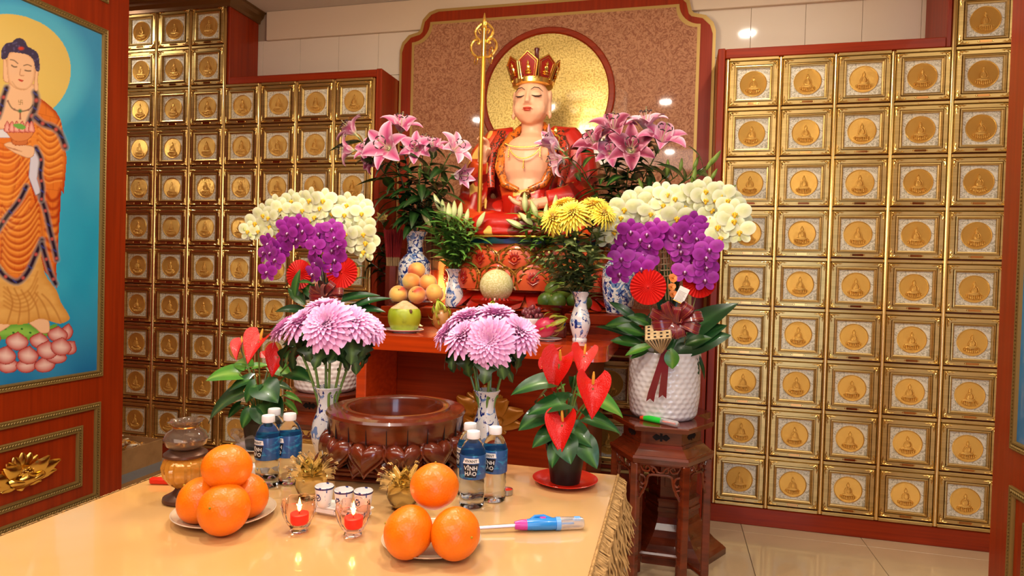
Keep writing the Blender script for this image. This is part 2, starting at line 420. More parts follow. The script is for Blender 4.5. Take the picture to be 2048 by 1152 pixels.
# the crown moulding runs along the front and back along the side
def crown(t,path,name='crown_moulding',m=None):
    prof=[(0,-.075),(.012,-.075),(.016,-.055),(.038,-.035),(.046,-.012),(.060,-.006),(.060,0),(0,0)]
    mb=MB(); n=len(path); P=[V(p) for p in path]
    def off(i):
        d0=(P[i]-P[i-1]).normalized() if i>0 else None; d1=(P[i+1]-P[i]).normalized() if i<n-1 else None
        nn=lambda d:V((d.y,-d.x,0))
        if d0 is None: return nn(d1)
        if d1 is None: return nn(d0)
        a=nn(d0)+nn(d1); return a/(a.dot(nn(d0)))
    for i in range(n-1):
        a,b=off(i),off(i+1); vs=[P[i]+a*u+V((0,0,z)) for u,z in prof]+[P[i+1]+b*u+V((0,0,z)) for u,z in prof]
        k=len(prof); mb.add(vs,[(j,(j+1)%k,k+(j+1)%k,k+j) for j in range(k)]+[tuple(range(k-1,-1,-1)),tuple(range(k,2*k))])
    return mb.build(name,m or M['bronze'],t,smooth=False)
M['bronze']=mat('bronze_paint','#6E4A22',.3,metal=.4,coat=.3)
crown(tL,[(-.3,-.02,CEIL-.001),(3*PW+.032,-.02,CEIL-.001),(3*PW+.032,.29,CEIL-.001)])
cells=[(c,r) for c in range(6) for r in range(9)]+[(c,r) for c in (4,5) for r in (-1,-2)]
tR=cabinet('wall of gilt niche doors right of the altar, taller at its right','R',.258,cells)
W5=6*PW
case(tR,[(-.014,W5+.03,.005,.29,0,2.548),(-.013,W5+.03,-.012,.005,0,.098),(-.013,4*PW-.035,-.013,.288,2.552,2.604)])
case(tR,[(-.052,-.0135,-.016,.29,0,2.607)],'side_board',M['redwoodV'])
case(tR,[(4*PW-.012,W5+.03,.005,.29,2.55,CEIL-.002),(4*PW-.034,4*PW-.012,-.012,.29,2.552,CEIL-.002)],'upper_case',M['redwoodV'])
# ---------------------------------------------------------------- painted partition walls
def rope(mb,pts,r=.009,closed=True):
    "a gilt moulding: twisted rope between two fillets, in the Y-Z plane, facing +x"
    P=[V(p) for p in pts]; n=len(P)
    c=sum(P,V((0,0,0)))/n
    for i in range(n if closed else n-1):
        a,b=P[i],P[(i+1)%n]; d=(b-a); L=d.length; d.normalize(); nrm=V((1,0,0)); s=d.cross(nrm)
        if s.dot(c-(a+b)/2)<0: s=-s          # towards the inside
        Mx=Matrix.Identity(4)
        for k in range(3): Mx[k][0]=d[k];Mx[k][1]=s[k];Mx[k][2]=nrm[k];Mx[k][3]=a[k]
        w=.034
        prof=[(0,0),(0,.008),(.004,.011),(.009,.008),(.021,.007),(.024,.013),(.030,.012),(.034,.003),(.034,0)]
        vs=[(u,u,h) for u,h in prof]+[(L-u,u,h) for u,h in prof]; k=len(prof)
        mb.add(vs,[(j,j+1,k+j+1,k+j) for j in range(k-1)],Mx)
        m_=int(L/.0135)
        for q in range(m_):
            t=.012+(L-.024)*(q+.5)/m_
            mb.ell((t,.0145,.0085),(.0095,.0042,.0055),6,M=Mx,rot=Matrix.Rotation(.75,3,'Z'))
def lotus_carving(name,parent,Mx,w,m,seeds=True,nl=3):
    "gilt lotus blossom in relief, lying in local x-y, rising to +z, total width w"
    mb=MB()
    def petal(ang,L,Wd,z,lift,cup=.25):
        def fn(u,v):
            s=(u-.5)*2; t=v; wd=Wd*(math.sin(PI*min(1,t*.86+.10))**.75)*(1-.15*t)
            x=s*wd*.5; y=L*t; hz=z+lift*math.sin(t*PI*.75)-cup*abs(s)**2*Wd*.4+ (.25*lift*t**3)
            return (x*math.cos(ang)-y*math.sin(ang),x*math.sin(ang)+y*math.cos(ang),hz)
        mb.surf(6,8,fn,Mx)
    for k in range(-3,4): petal(k*.30,w*(.40-.02*abs(k)),w*.20,.002,w*.05)
    for sx in (-1,1):
        petal(sx*1.28,w*.50,w*.24,.010,w*.09); petal(sx*1.62,w*.46,w*.20,.004,w*.06); petal(sx*2.05,w*.30,w*.20,.0,w*.04)
        petal(sx*.85,w*.40,w*.24,.016,w*.10)
    petal(PI,w*.20,w*.22,0,w*.04)
    mb.ell((-.0,w*.10,w*.075),(w*.15,w*.085,w*.055),18,M=Mx)
    def fp(ang,L,Wd,y0):
        def fn(u,v):
            s=(u-.5)*2;t=v;wd=Wd*math.sin(PI*min(1,t*.8+.17))**.8
            return (s*wd*.5+math.sin(ang)*L*t, y0+L*t*math.cos(ang), w*.07+w*.10*math.sin(t*PI*.8)-abs(s)**2*w*.03)
        mb.surf(8,8,fn,Mx)
    fp(0,w*.24,w*.30,-w*.15); fp(.85,w*.28,w*.24,-w*.13); fp(-.85,w*.28,w*.24,-w*.13)
    if seeds:
        for k in range(16):
            a=k*2.4; r=math.sqrt(k/16); mb.ell((w*.13*r*math.cos(a),w*.11+w*.07*r*math.sin(a),w*.128-.02*w*r),w*.013,6,M=Mx)
    return mb.build(name,m,parent,ang=60)
def partition(name,X,facing,painting):
    s=facing  # +1 looks to +x
    wl=struct(name,MB().bbox(min(X,X-s*.07),max(X,X-s*.07),-2.12,-.93,0,CEIL-.002,.003),M['redwoodV'])
    wl.location=(0,0,0)
    def mold(nm,y0,y1,z0,z1):
        mb=MB(); rope(mb,[(0,y0,z0),(0,y1,z0),(0,y1,z1),(0,y0,z1)])
        Mx=T(X,0,0)@(Matrix.Identity(4) if s>0 else Matrix.Diagonal((-1,1,1,1)))
        return mb.build(nm,M['rope'],wl,ang=50,M=Mx)
    mold('picture_frame',-1.955,-1.063,.762,2.508)
    mold('upper_moulding',-1.955,-1.063,2.64,3.06)
    mold('lower_moulding',-1.945,-1.073,.141,.633)
    mold('inner_moulding',-1.845,-1.173,.232,.534)
    return wl
wl=partition('wall_left',-2.8,1,None)
wr=partition('wall_right',1.2,-1,None)
lotus_carving('lotus_carving',wl,T(-2.8,-1.480,.365)@RZ(PI/2)@RX(PI/2)@Matrix.Diagonal((1,.85,1,1)),.34,M['goldleaf'])
lotus_carving('lotus_carving',wr,T(1.2,-1.509,.365)@RZ(-PI/2)@RX(PI/2)@Matrix.Diagonal((1,.85,1,1)),.34,M['goldleaf'])
# ---------------------------------------------------------------- back board with its round halo
bw=thing('altar_backboard','tall notched brown board with gold edging and round gold disc behind the statue','board',(-.795,.268,1.0))
def notched(hw,z1,r,z0=.0,n=8):
    "outline with scooped upper corners"
    p=[(-hw,z0),(hw,z0),(hw,z1-r)]
    p+=[(hw-r*math.sin(a)*0-r+r*(1-math.sin(a)),z1-r+r*(1-math.cos(a))) for a in [PI/2*k/n for k in range(1,n)]]
    p+=[(hw-r,z1),(-hw+r,z1)]
    p+=[(-(hw-r+r*(1-math.sin(a))),z1-r+r*(1-math.cos(a))) for a in [PI/2*k/n for k in range(n-1,0,-1)]]
    p+=[(-hw,z1-r)]
    return p
def rounded(hw,z1,r,z0=0,n=8):
    "outline with a small step and rounded shoulder"
    q=[(hw,z1-r*1.25),(hw-r*.08,z1-r*1.0),(hw-r*.3,z1-r*.78),(hw-r*.62,z1-r*.70),(hw-r*.70,z1-r*.62)]
    q+=[(hw-r*.78,z1-r*.30),(hw-r*1.0,z1-r*.08),(hw-r*1.25,z1)]
    return [(-hw,z0),(hw,z0)]+q+[(-x,z) for x,z in q[::-1]]
def ringsurf(mb,pa,pb,ya,yb):
    n=len(pa); vs=[(x,ya,z) for x,z in pa]+[(x,yb,z) for x,z in pb]
    mb.add(vs,[(i,(i+1)%n,n+(i+1)%n,n+i) for i in range(n)])
ZB=3.03-1.0
def yprism(mb,poly,y0,y1):
    n=len(poly); vs=[(x,y0,z) for x,z in poly]+[(x,y1,z) for x,z in poly]
    mb.add(vs,[tuple(range(n)),tuple(range(2*n-1,n-1,-1))]+[(i,n+i,n+(i+1)%n,(i+1)%n) for i in range(n)])
o1=rounded(.998,ZB+.02,.20); 
b=MB(); yprism(b,o1,-.035,0); b.build('edge_trim',M['edgegold'] if 'edgegold' in M else M.setdefault('edgegold',mat('pale_gold_edge','#BC9955',.4,metal=.5)),bw,smooth=False)
b=MB(); yprism(b,rounded(.980,ZB,.20),-.042,0); b.build('frame',M['redwoodV'],bw,smooth=False)
b=MB(); yprism(b,notched(.910,ZB-.065,.125),-.046,-.03); b.build('inner_edge',M['edgegold'],bw,smooth=False)
b=MB(); yprism(b,notched(.892,ZB-.083,.125),-.048,-.03); b.build('field',M['stone'],bw,smooth=False)
cz=2.452-1.0
b=MB().lathe([(.425,0),(.425,.014),(.418,.020),(.392,.020),(.385,.012),(.385,0)],64,M=T(0,-.048,cz)@RX(PI/2)); b.build('halo_ring',M['redwood'],bw)
M['foil']=mat('gold_foil','#E0C470',.34,metal=.55,coat=1.0,noise=((90,90,90),'#B89A4C',.45,.6,2),bump=(140,.55,.002))
b=MB().lathe([(.386,0),(.386,.007),(0,.007)],64,M=T(0,-.048,cz)@RX(PI/2)); b.build('halo_disc',M['foil'],bw)
# ---------------------------------------------------------------- altar counter, niches below it, raised step, front table
CX0,CX1,CY=-1.785,.200,-.13
ct=thing('altar_counter','dark red wooden altar counter against the back wall, under the statue','altar',(0,0,0))
MB().bbox(CX0,CX1,CY-.02,.225,.965,1.045,.004).build('counter_top',M['redwoodH'],ct,smooth=False)
MB().bbox(CX0+.03,CX1-.01,CY+.03,.215,0,.965,.004).build('carcass',M['redwoodV'],ct,smooth=False)
for x0,x1 in ((.10,CX1-.006),(CX0+.006,-1.69)): MB().bbox(x0,x1,CY-.010,CY+.03,0,.965,.004).bbox(x0+.02,x1-.02,CY-.016,CY,.1,.90,.004).build('end_panel',M['redwoodV'],ct,smooth=False)
MB().bbox(-1.69,.10,CY-.012,CY+.03,.905,.965,.004).bbox(-1.69,.10,CY-.018,CY+.03,.93,.945,.004).build('apron',M['redwoodH'],ct,smooth=False)
MB().bbox(-1.58,-.01,-.66,.225,1.045,1.10,.004).build('deep_shelf',M['redwoodH'],ct,smooth=False)
MB().bbox(-1.50,-.08,-.58,.225,1.10,1.15,.004).build('raised_step',M['redwoodH'],ct,smooth=False)
for nm,x0 in (('large dim gilt niche doors under the right end of the altar counter',-.455),('large dim gilt niche doors under the left end of the altar counter',-1.66)):
    cabinet(nm,'',x0,[(0,r) for r in range(2)]+[(1,r) for r in range(2)] if x0>-1 else [(0,r) for r in range(2)],loc_y=CY+.028,w_=.27,h_=.322,top=.900,s=1.18 if 0 else 1.08)
TZ=1.065
ft=thing('altar_table','orange-red wooden front altar table with rounded corners','table',(0,0,0))
r=.07
poly=[(-1.30,-.665),(-1.30,-1.235+r)]+[(-1.30+r-r*math.cos(a),-1.235+r-r*math.sin(a)) for a in [PI/2*k/6 for k in range(1,6)]]+[(-1.30+r,-1.235),(-.235-r,-1.235)]+[(-.235-r+r*math.sin(a),-1.235+r-r*math.cos(a)) for a in [PI/2*k/6 for k in range(1,6)]]+[(-.235,-1.235+r),(-.235,-.665)]
MB().prism(poly,TZ-.062,TZ).build('table_top',M['tablewood'],ft,smooth=True,ang=30)
MB().bbox(-1.312,-1.265,-1.20,-.70,0,TZ-.063,.004).build('side_panel',M['tablewood'],ft,smooth=False)
MB().bbox(-1.265,-.345,-.88,-.20,0,TZ-.063,.004).build('back_panel',M['redwoodH'],ft,smooth=False)
lotus_carving('lotus_carving',ft,T(-.82,-.88,.665)@RX(PI/2),.40,M['lotuswood'] if 'lotuswood' in M else M.setdefault('lotuswood',mat('gilded_wood','#B5741F',.32,metal=.35,coat=.3)))
# ---------------------------------------------------------------- the painting on the left partition (flat print)
class Paint:
    def __init__(s,x,y): s.x=x;s.y=y;s.c=np.zeros((len(x),3))
    def inside(s,p):
        r=np.zeros(len(s.x),bool); n=len(p)
        for i in range(n):
            x1,y1=p[i];x2,y2=p[(i+1)%n]
            if y1==y2: continue
            c=((y1>s.y)!=(y2>s.y))&(s.x<(x2-x1)*(s.y-y1)/(y2-y1)+x1); r^=c
        return r
    def dist(s,pl,closed=False):
        d=np.full(len(s.x),1e9); n=len(pl)
        for i in range(n if closed else n-1):
            x1,y1=pl[i];x2,y2=pl[(i+1)%n]; dx,dy=x2-x1,y2-y1; L=dx*dx+dy*dy+1e-9
            t=np.clip(((s.x-x1)*dx+(s.y-y1)*dy)/L,0,1); d=np.minimum(d,np.hypot(s.x-x1-t*dx,s.y-y1-t*dy))
        return d
    def blend(s,a,col):
        col=np.array(lin(col)) if isinstance(col,str) else np.asarray(col); s.c=s.c*(1-a[:,None])+col*a[:,None]
    def fill(s,p,col,edge=None,ew=2.,hi=None,grad=None):
        m=s.inside(p).astype(float); s.blend(m,col)
        if hi or grad or edge:
            d=s.dist(p,True)
            if grad: s.blend(m*np.clip(1-d/grad[1],0,1)**1.2,grad[0])
            if hi: s.blend(m*np.clip(d/hi[1],0,1)**1.5*.9,hi[0])
            if edge: s.blend(m*np.clip(1-d/ew,0,1),edge)
        return m
    def line(s,pl,col,w,a=1,mask=None):
        k=np.clip(1.3-s.dist(pl)/w,0,1)*a
        if mask is not None: k=k*mask
        s.blend(k,col)
def smooth(p,closed=True,n=4):
    "Catmull-Rom through the points"
    o=[];N=len(p)
    for i in range(N if closed else N-1):
        g=lambda k:p[k%N] if closed else p[max(0,min(N-1,k))]
        a,b,c,d=g(i-1),g(i),g(i+1),g(i+2)
        for k in range(n):
            t=k/n
            o.append(tuple(.5*(2*b[j]+(c[j]-a[j])*t+(2*a[j]-5*b[j]+4*c[j]-d[j])*t*t+(3*b[j]-a[j]-3*c[j]+d[j])*t**3) for j in (0,1)))
    if not closed: o.append(p[-1])
    return o
def paint_buddha(px,py,wy,wz):
    P=Paint(px,py); A=lambda pts:[(x/3.2,60+y/3.2) for x,y in pts]; B=lambda pts:[(x/2.88,380+y/2.88) for x,y in pts]
    z=np.clip((wz-.76)/1.75,0,1)
    rs=np.random.RandomState(3); g=rs.rand(14,10)
    def vn(k,sx,sy):
        rs=np.random.RandomState(k); G=rs.rand(40,60); u=(wy*sx)%39; v=(wz*sy)%38; i=u.astype(int)%39;j=v.astype(int)%38; fu=u-np.floor(u);fv=v-np.floor(v)
        fu=fu*fu*(3-2*fu);fv=fv*fv*(3-2*fv)
        return G[j,i]*(1-fu)*(1-fv)+G[j,i+1]*fu*(1-fv)+G[j+1,i]*(1-fu)*fv+G[j+1,i+1]*fu*fv
    P.c[:]=lin('#1C9CBE'); P.blend(np.clip(1-z*3.6,0,1),'#0E5C9C'); P.blend(np.clip((z-.62)*2.2,0,1),'#2C7CBC')
    P.blend(vn(1,6,4)*.30,'#5FC0D4'); P.blend(vn(2,14,9)*.18,'#0F74A8')
    d=np.hypot((px-10)/131,(py-140)/112); P.blend(np.clip(1.5-(d-1)*4,0,1)*(d>1)*.45,'#64CFE0')
    P.blend((d<1).astype(float),'#D8B65A'); P.blend((d<1)*vn(5,7,7)*.35,'#E9CF7E')
    # lotus seat
    P.fill(smooth(B([(-300,900),(-100,820),(60,770),(160,770),(230,800),(320,770),(322,800),(280,840),(120,870),(0,860)])),'#5E9C3A',hi=('#8CBF4C',12))
    for k in range(12):
        c=B([(-260+k*48,800+(k%2)*22)])[0]; P.blend((np.hypot(px-c[0],(py-c[1])*1.4)<2.6).astype(float),'#2F6B2A')
    def lp(cx,cy,w,h,tilt=0):
        pts=[]
        for k in range(24):
            a=2*PI*k/24; x=math.cos(a)*w/2; y=-math.sin(a)*h/2
            if y<0: x*=(1-(-y/(h/2))**2.2*.85)
            pts.append((cx+x*math.cos(tilt)-y*math.sin(tilt),cy+x*math.sin(tilt)+y*math.cos(tilt)))
        P.fill(B(pts),'#EAC9BE',grad=('#B6322A',17),edge='#7E1E18',ew=1.6)
    for x in range(-3,4): lp(-60+x*105,1010+abs(x)*-2,125,95,-.05*x)
    lp(400,905,90,90,.7);lp(320,960,130,80,.1);lp(385,815,70,100,.2)
    for x,y,w_,h_ in ((-170,860,130,110),(-60,850,130,110),(97,870,135,110),(225,865,115,95),(330,830,120,95)): lp(x,y,w_,h_,.1)
    for x,y in ((-210,960),(-90,950),(30,950),(160,950),(270,920),(350,900)): lp(x,y,125,110,.15)
    # feet, under-skirt
    skin='#E9B98E'
    P.fill(smooth(B([(160,760),(200,740),(270,745),(285,780),(280,820),(235,825),(205,800)])),skin,edge='#A8643E')
    P.fill(smooth(B([(-60,770),(10,750),(60,770),(30,800),(-40,830)])),skin,edge='#A8643E')
    sk=B([(-300,560),(-160,700),(-260,760),(-60,768),(60,775),(150,770),(230,740),(285,755),(345,770),(395,748),(392,715),(350,650),(322,575),(255,480),(215,320),(0,380)])
    m=P.fill(smooth(sk,n=3),'#DDA95A',grad=('#C98C3E',14)); P.blend(m*vn(7,30,60)*.45,'#C18238')
    for k in range(6): P.line(smooth(B([(40+k*40,560+k*8),(70+k*42,640),(60+k*52,700),(40+k*62,765)]),False),'#A96A2C',2.2,.6,m)
    for s in range(5): P.line(smooth(B([(20,560+s*26),(90,610+s*22),(170,570+s*30),(215,470+s*40)]),False),'#B57430',2.4,.55,m)
    # outer robe, right hand side of the figure
    rb=A([(212,405),(300,470),(355,520),(385,570),(400,640),(415,760),(425,820),(415,950),(405,1050)])+B([(350,0),(346,100),(336,250),(332,380),(322,440),(326,570),(300,525),(255,470),(235,390),(245,300),(230,180),(205,90),(180,-10),(120,-200),(60,-330),(-200,-380),(-330,-200),(-330,500),(-200,600),(0,420)])
    ap=smooth(B([(-260,-340),(180,-330),(225,-150),(235,20),(246,160),(240,270),(210,350),(162,445),(112,515),(50,495),(2,430),(-60,380),(-260,380)]),n=3)
    m=P.fill(ap,'#DA7428',grad=('#A62A10',7))
    m=np.maximum(m,P.fill(rb,'#DA7428',grad=('#A62A10',9)))
    # brick-like patches and folds
    q=((wy*26+np.floor(wz*18)*.5)%1); P.blend(m*((q<.05)|((wz*18)%1<.05))*.35,'#9A3412')
    P.blend(m*np.clip(vn(9,9,13)-.45,0,1)*1.0,'#F2A03C')
    for k in range(9):
        y=560+k*42
        P.line(smooth(A([(240,y+20),(300,y+70),(350,y+60),(395,y-10+k*8)]),False),'#A83214',3.4,.55,m); P.line(smooth(A([(245,y+30),(302,y+82),(352,y+72),(392,y+4+k*8)]),False),'#F4A84A',2,.6,m)
    for k in range(12):
        y=740+k*46+9*math.sin(k*2.3)
        P.line(smooth(A([(-120,y-60),(0,y+20),(90,y+10),(190,y-110)]),False),'#B03A18',3.2,.5,m); P.line(smooth(A([(-110,y-46),(0,y+34),(92,y+24),(188,y-94)]),False),'#F4A84A',2.2,.6,m)
    for k in range(9):
        y=120+k*38
        P.line(smooth(B([(8,y-30),(50,y+20),(110,y+38),(170,y+5),(222,y-70)]),False),'#A42E12',3.8,.7,m); P.line(smooth(B([(12,y-18),(52,y+32),(110,y+50),(170,y+17),(220,y-58)]),False),'#F2A445',2.2,.6,m)
    for k in range(7):
        P.line(smooth(B([(262,20+k*52),(290,60+k*48),(325,50+k*50),(345,20+k*48)]),False),'#9E2A12',4,.8,m)
    # dark embroidered borders
    def border(pts,w_):
        P.line(pts,'#C8B8B0',w_+.7,.8); P.line(pts,'#2A1B2C',w_,1)
        for k in range(0,len(pts)-1,3):
            a,b=pts[k],pts[min(k+2,len(pts)-1)]; x,y=(a[0]+b[0])/2,(a[1]+b[1])/2
            if (k//3)%2: P.blend(np.clip(1.4-np.hypot(px-x,py-y)/(w_*.55),0,1),'#C0524A')
            else: P.line([(x-w_*.5,y-w_*.5),(x,y),(x+w_*.5,y+w_*.3)],'#3C4488',1.6,.9)
    border(smooth(B([(-20,440),(30,500),(100,530),(160,470),(205,370),(240,290)]),False),6.5)
    border(smooth(B([(225,20),(260,120),(285,230),(310,330),(325,400)]),False),6)
    border(smooth(B([(240,310),(265,400),(290,480),(318,540)]),False),6)
    border(smooth(B([(150,-20),(110,60),(40,150),(0,210),(-30,260)]),False),6)
    P.fill(A([(195,750),(245,760),(255,860),(235,950),(262,1040),(225,1060),(180,940),(190,830)]),'#CFCBD6',edge='#6A6480',ew=1.8)
    border(smooth(A([(228,755),(262,830),(255,920),(270,1010),(262,1090)]),False),5.5)
    # chest, neck
    m=P.fill(smooth(A([(60,335),(215,345),(222,430),(214,500),(185,570),(160,640),(0,640),(-60,560),(-10,440),(40,400)]),n=3),skin,grad=('#C98A5C',6))
    P.fill(A([(-40,640),(60,632),(150,640),(100,700),(60,690),(-40,690)]),'#D9D7DA',edge='#8A86A0',ew=1.5)
    border(smooth(A([(222,400),(232,450),(215,520),(190,580),(180,640)]),False),7.5)
    border(smooth(A([(40,370),(20,430),(5,500),(-15,560)]),False),6.5)
    border(smooth(A([(225,560),(270,600),(330,620),(380,660),(415,750)]),False),7)
    P.line(smooth(A([(48,455),(75,500),(126,520),(180,510),(208,480)]),False),'#5A4A3A',1.6,.9); P.line(A([(127,530),(127,565)]),'#8A3A2A',1.6)
    P.blend(np.clip(1.5-np.hypot(px-39.4,py-222)/3.6,0,1),'#2E6A48'); 
    for x,y in ((48,455),(90,508),(180,512),(127,568)): P.blend(np.clip(1.4-np.hypot(px-x/3.2,py-60-y/3.2)/2.2,0,1),'#8C5A50')
    for l in ([(118,462),(142,462)],[(130,450),(130,476)],[(118,450),(118,462)],[(142,462),(142,476)],[(130,450),(142,450)],[(118,476),(130,476)]): P.line(A(l),'#8A6A30',.8,.8)
    # head
    P.fill(smooth(A([(18,190),(35,185),(45,230),(55,330),(35,335),(18,310)])),skin,edge='#B07048')
    P.fill(smooth(A([(225,255),(245,258),(240,320),(245,375),(232,392),(215,370)])),skin,edge='#B07048')
    m=P.fill(smooth(A([(42,180),(45,290),(62,345),(105,378),(155,385),(192,365),(215,320),(224,250),(215,190),(150,140),(70,140)])),skin,grad=('#D29A6C',5))
    P.fill(smooth(A([(6,180),(10,120),(40,85),(75,78),(95,58),(130,52),(160,72),(175,105),(210,125),(240,150),(250,200),(250,262),(226,256),(212,195),(175,160),(110,146),(62,144),(40,182)])),'#3C3550')
    rr=random.Random(5)
    hm=P.inside(smooth(A([(6,180),(10,120),(40,85),(75,78),(95,58),(130,52),(160,72),(175,105),(210,125),(240,150),(250,200),(250,262),(226,256),(212,195),(175,160),(110,146),(62,144),(40,182)])))
    for k in range(90):
        x,y=rr.uniform(2,252)/3.2,60+rr.uniform(50,262)/3.2; P.blend(np.clip(1.6-np.hypot(px-x,py-y)/1.7,0,1)*hm*.8,'#5B5278')
    P.blend(np.clip(1.5-np.hypot((px-41.5)/1.6,py-97)/3.2,0,1),'#D2401E')
    for l,w_,c in (([(64,190),(88,195),(112,215)],1.1,'#3A2A20'),([(150,228),(175,222),(198,232)],1.1,'#3A2A20'),([(72,226),(88,236),(104,236)],1.5,'#1E1410'),([(158,258),(175,262),(194,262)],1.5,'#1E1410'),([(130,250),(124,285),(136,292)],1,'#B87850'),([(135,292),(150,292)],1,'#B87850')): P.line(smooth(A(l),False),c,w_,.9)
    P.fill(smooth(A([(114,316),(128,314),(136,318),(152,322),(140,332),(124,328)])),'#B8382C')
    P.line(smooth(A([(75,330),(110,372),(160,380)]),False),'#C08A60',1.2,.6)
    # bowl and hand
    P.fill(smooth(A([(22,735),(60,715),(100,730),(160,735),(215,750),(215,800),(180,820),(120,800),(70,775)])),skin,edge='#B07048')
    P.fill(smooth(A([(80,690),(170,690),(165,735),(84,735)])),'#C8703A',edge='#8A3A1A')
    P.fill(smooth(A([(45,640),(205,650),(180,700),(120,715),(75,700)])),'#D8854A',edge='#A04A22')
    for cx in (45,75,105,140,175,200): P.fill(smooth(A([(cx-20,650),(cx-18,610),(cx,582),(cx+16,612),(cx+20,655)])),'#E9A898',grad=('#BE4034',5),edge='#8E2A20',ew=1)
    P.fill(smooth(A([(82,605),(130,600),(162,622),(140,638),(100,625)])),'#6EA84A')
    for k in range(4): P.line(smooth(A([(30+k*12,742+k*4),(60+k*12,756+k*4),(95+k*14,760+k*6)]),False),'#B87850',.9,.8)
    return P.c
def painting(parent,X,s,y0,y1,z0,z1,kind,nm='painting'):
    NY,NZ=(300,580) if kind=='buddha' else (60,120)
    ys=np.linspace(y0,y1,NY);zs=np.linspace(z0,z1,NZ); Yg,Zg=np.meshgrid(ys,zs); wy=Yg.ravel();wz=Zg.ravel()
    AX=-1.508; ym=np.where(wy<-1.60,np.maximum(2*AX-wy,-1.60*0-1.60+0*wy),wy)
    def proj(Y,Z):
        d=np.stack([np.full(len(Y),-2.8)-CAM.x,Y-CAM.y,Z-CAM.z],1); f=d@np.array(CF); return 1024+F_PX*(d@np.array(CR))/f, 576-F_PX*(d@np.array(CU))/f
    if kind=='buddha':
        px,py=proj(ym,wz); c=paint_buddha(px,py,wy,wz)
    else:
        rs=np.random.RandomState(4); c=np.zeros((len(wy),3)); t=(wz-z0)/(z1-z0)
        a=np.array(lin('#1D6FA8'));b=np.array(lin('#4FA6C8'));d_=np.array(lin('#7E9CC8'))
        c=a*(1-t[:,None])+b*t[:,None]; k=.5+.5*np.sin(wz*31+np.sin(wy*17)*2+3*np.sin(wz*7)); c=c*(1-.35*k[:,None]*(t[:,None]))+d_*.35*k[:,None]*t[:,None]
    vs=np.stack([np.full(len(wy),X+s*.002),wy,wz],1)
    idx=np.arange(NY*NZ).reshape(NZ,NY); q=np.stack([idx[:-1,:-1],idx[:-1,1:],idx[1:,1:],idx[1:,:-1]],-1).reshape(-1,4)
    if s<0: q=q[:,::-1]
    me=bpy.data.meshes.new(nm); me.from_pydata(vs.tolist(),[],q.tolist()); me.materials.append(M['print'])
    ca=me.color_attributes.new('Col','FLOAT_COLOR','POINT'); a=np.ones((len(vs),4),dtype=np.float32); a[:,:3]=c; ca.data.foreach_set('color',a.ravel()); me.update()
    return link(nm,me,parent)
M['print']=mat('glazed_print',vc=True,rough=.22,coat=.5)
painting(wl,-2.8,1,-1.93,-1.088,.787,2.483,'buddha')
painting(wr,1.2,-1,-1.93,-1.088,.787,2.483,'sky')
# ---------------------------------------------------------------- statue
ST=V((-.775,-.22,1.52))
st=thing('seated_statue','seated robed temple statue in a red and gold five-leaf crown on the altar','statue',ST)
def sub(mb_or_none=None): return MB()
M['skin']=mat('statue_skin','#EDB38C',.42)
M['hair']=mat('dark_topknot','#5A1512',.35,coat=.4)
M['robe']=mat('statue_robe','#B81A0C',.34,coat=.1,noise=[((5,5,7),'#D0481A',.52,.56,1,.3),((7.5,7.5,6),(.80,.48,.10),.63,.645,1,.8),((9,9,11),'#7E120A',.62,.64,0,.0)])
M['orange']=mat('statue_collar','#D9701C',.35,coat=.3,noise=((40,40,40),'#6E3A1E',.52,.56,3,1.5))
M['shawl']=mat('statue_shawl','#C23A1C',.35,coat=.3,noise=((45,45,45),'#3A2A1E',.50,.54,3,2))
# flesh: head, neck, chest, ears
b=MB()
b.ell((0,-.055,.760),(.098,.105,.130),20); b.ell((0,-.085,.705),(.084,.078,.074),16); b.ell((0,-.108,.652),(.038,.03,.022),10)
b.ell((-.047,-.102,.712),(.044,.046,.050),12);b.ell((.047,-.102,.712),(.044,.046,.050),12)
b.tube([(0,-.03,.69),(0,-.03,.60),(0,-.03,.54)],[.062,.060,.085],16)
b.tube([(0,-.150,.800),(0,-.168,.760),(0,-.182,.730)],[.009,.012,.016],8); b.ell((-.015,-.164,.727),(.011,.010,.008),8);b.ell((.015,-.164,.727),(.011,.010,.008),8)
b.ell((0,-.158,.702),(.026,.014,.007),10);b.ell((0,-.157,.691),(.021,.014,.007),10)
for sx in (-1,1):
    b.ell((sx*.042,-.140,.780),(.028,.015,.015),10)
    b.ell((sx*.100,-.045,.790),(.010,.025,.040),10); b.ell((sx*.101,-.050,.735),(.010,.016,.035),10); b.ell((sx*.102,-.055,.688),(.012,.013,.022),10)
b.ell((0,-.075,.42),(.165,.125,.165),20); b.ell((0,-.07,.27),(.14,.12,.13),16); b.ell((-.06,-.12,.45),(.075,.07,.06),12); b.ell((.06,-.12,.45),(.075,.07,.06),12)
fuse(b,'body',M['skin'],st,.0065,3)
# face paint, each a small raised line
b=MB()
for sx in (-1,1):
    b.tube([(sx*x,y,z) for x,y,z in ((.016,-.163,.800),(.034,-.160,.813),(.056,-.149,.812),(.076,-.130,.796))],[.0014,.0026,.0026,.001],5)
    b.tube([(sx*x,y,z) for x,y,z in ((.020,-.160,.772),(.040,-.161,.765),(.058,-.152,.767),(.072,-.136,.776))],[.0014,.0036,.0034,.0014],5)
b.build('brow_and_eyelid_lines',mat('ink','#2A1A14',.5),st)
b=MB(); b.ell((0,-.170,.7035),(.025,.0065,.0055),10); b.ell((0,-.169,.6925),(.020,.0065,.0058),10); b.tube([(-.029,-.162,.698),(0,-.175,.698),(.029,-.162,.698)],.0012,5)
b.build('lips',mat('lip_red','#C2452E',.3),st)
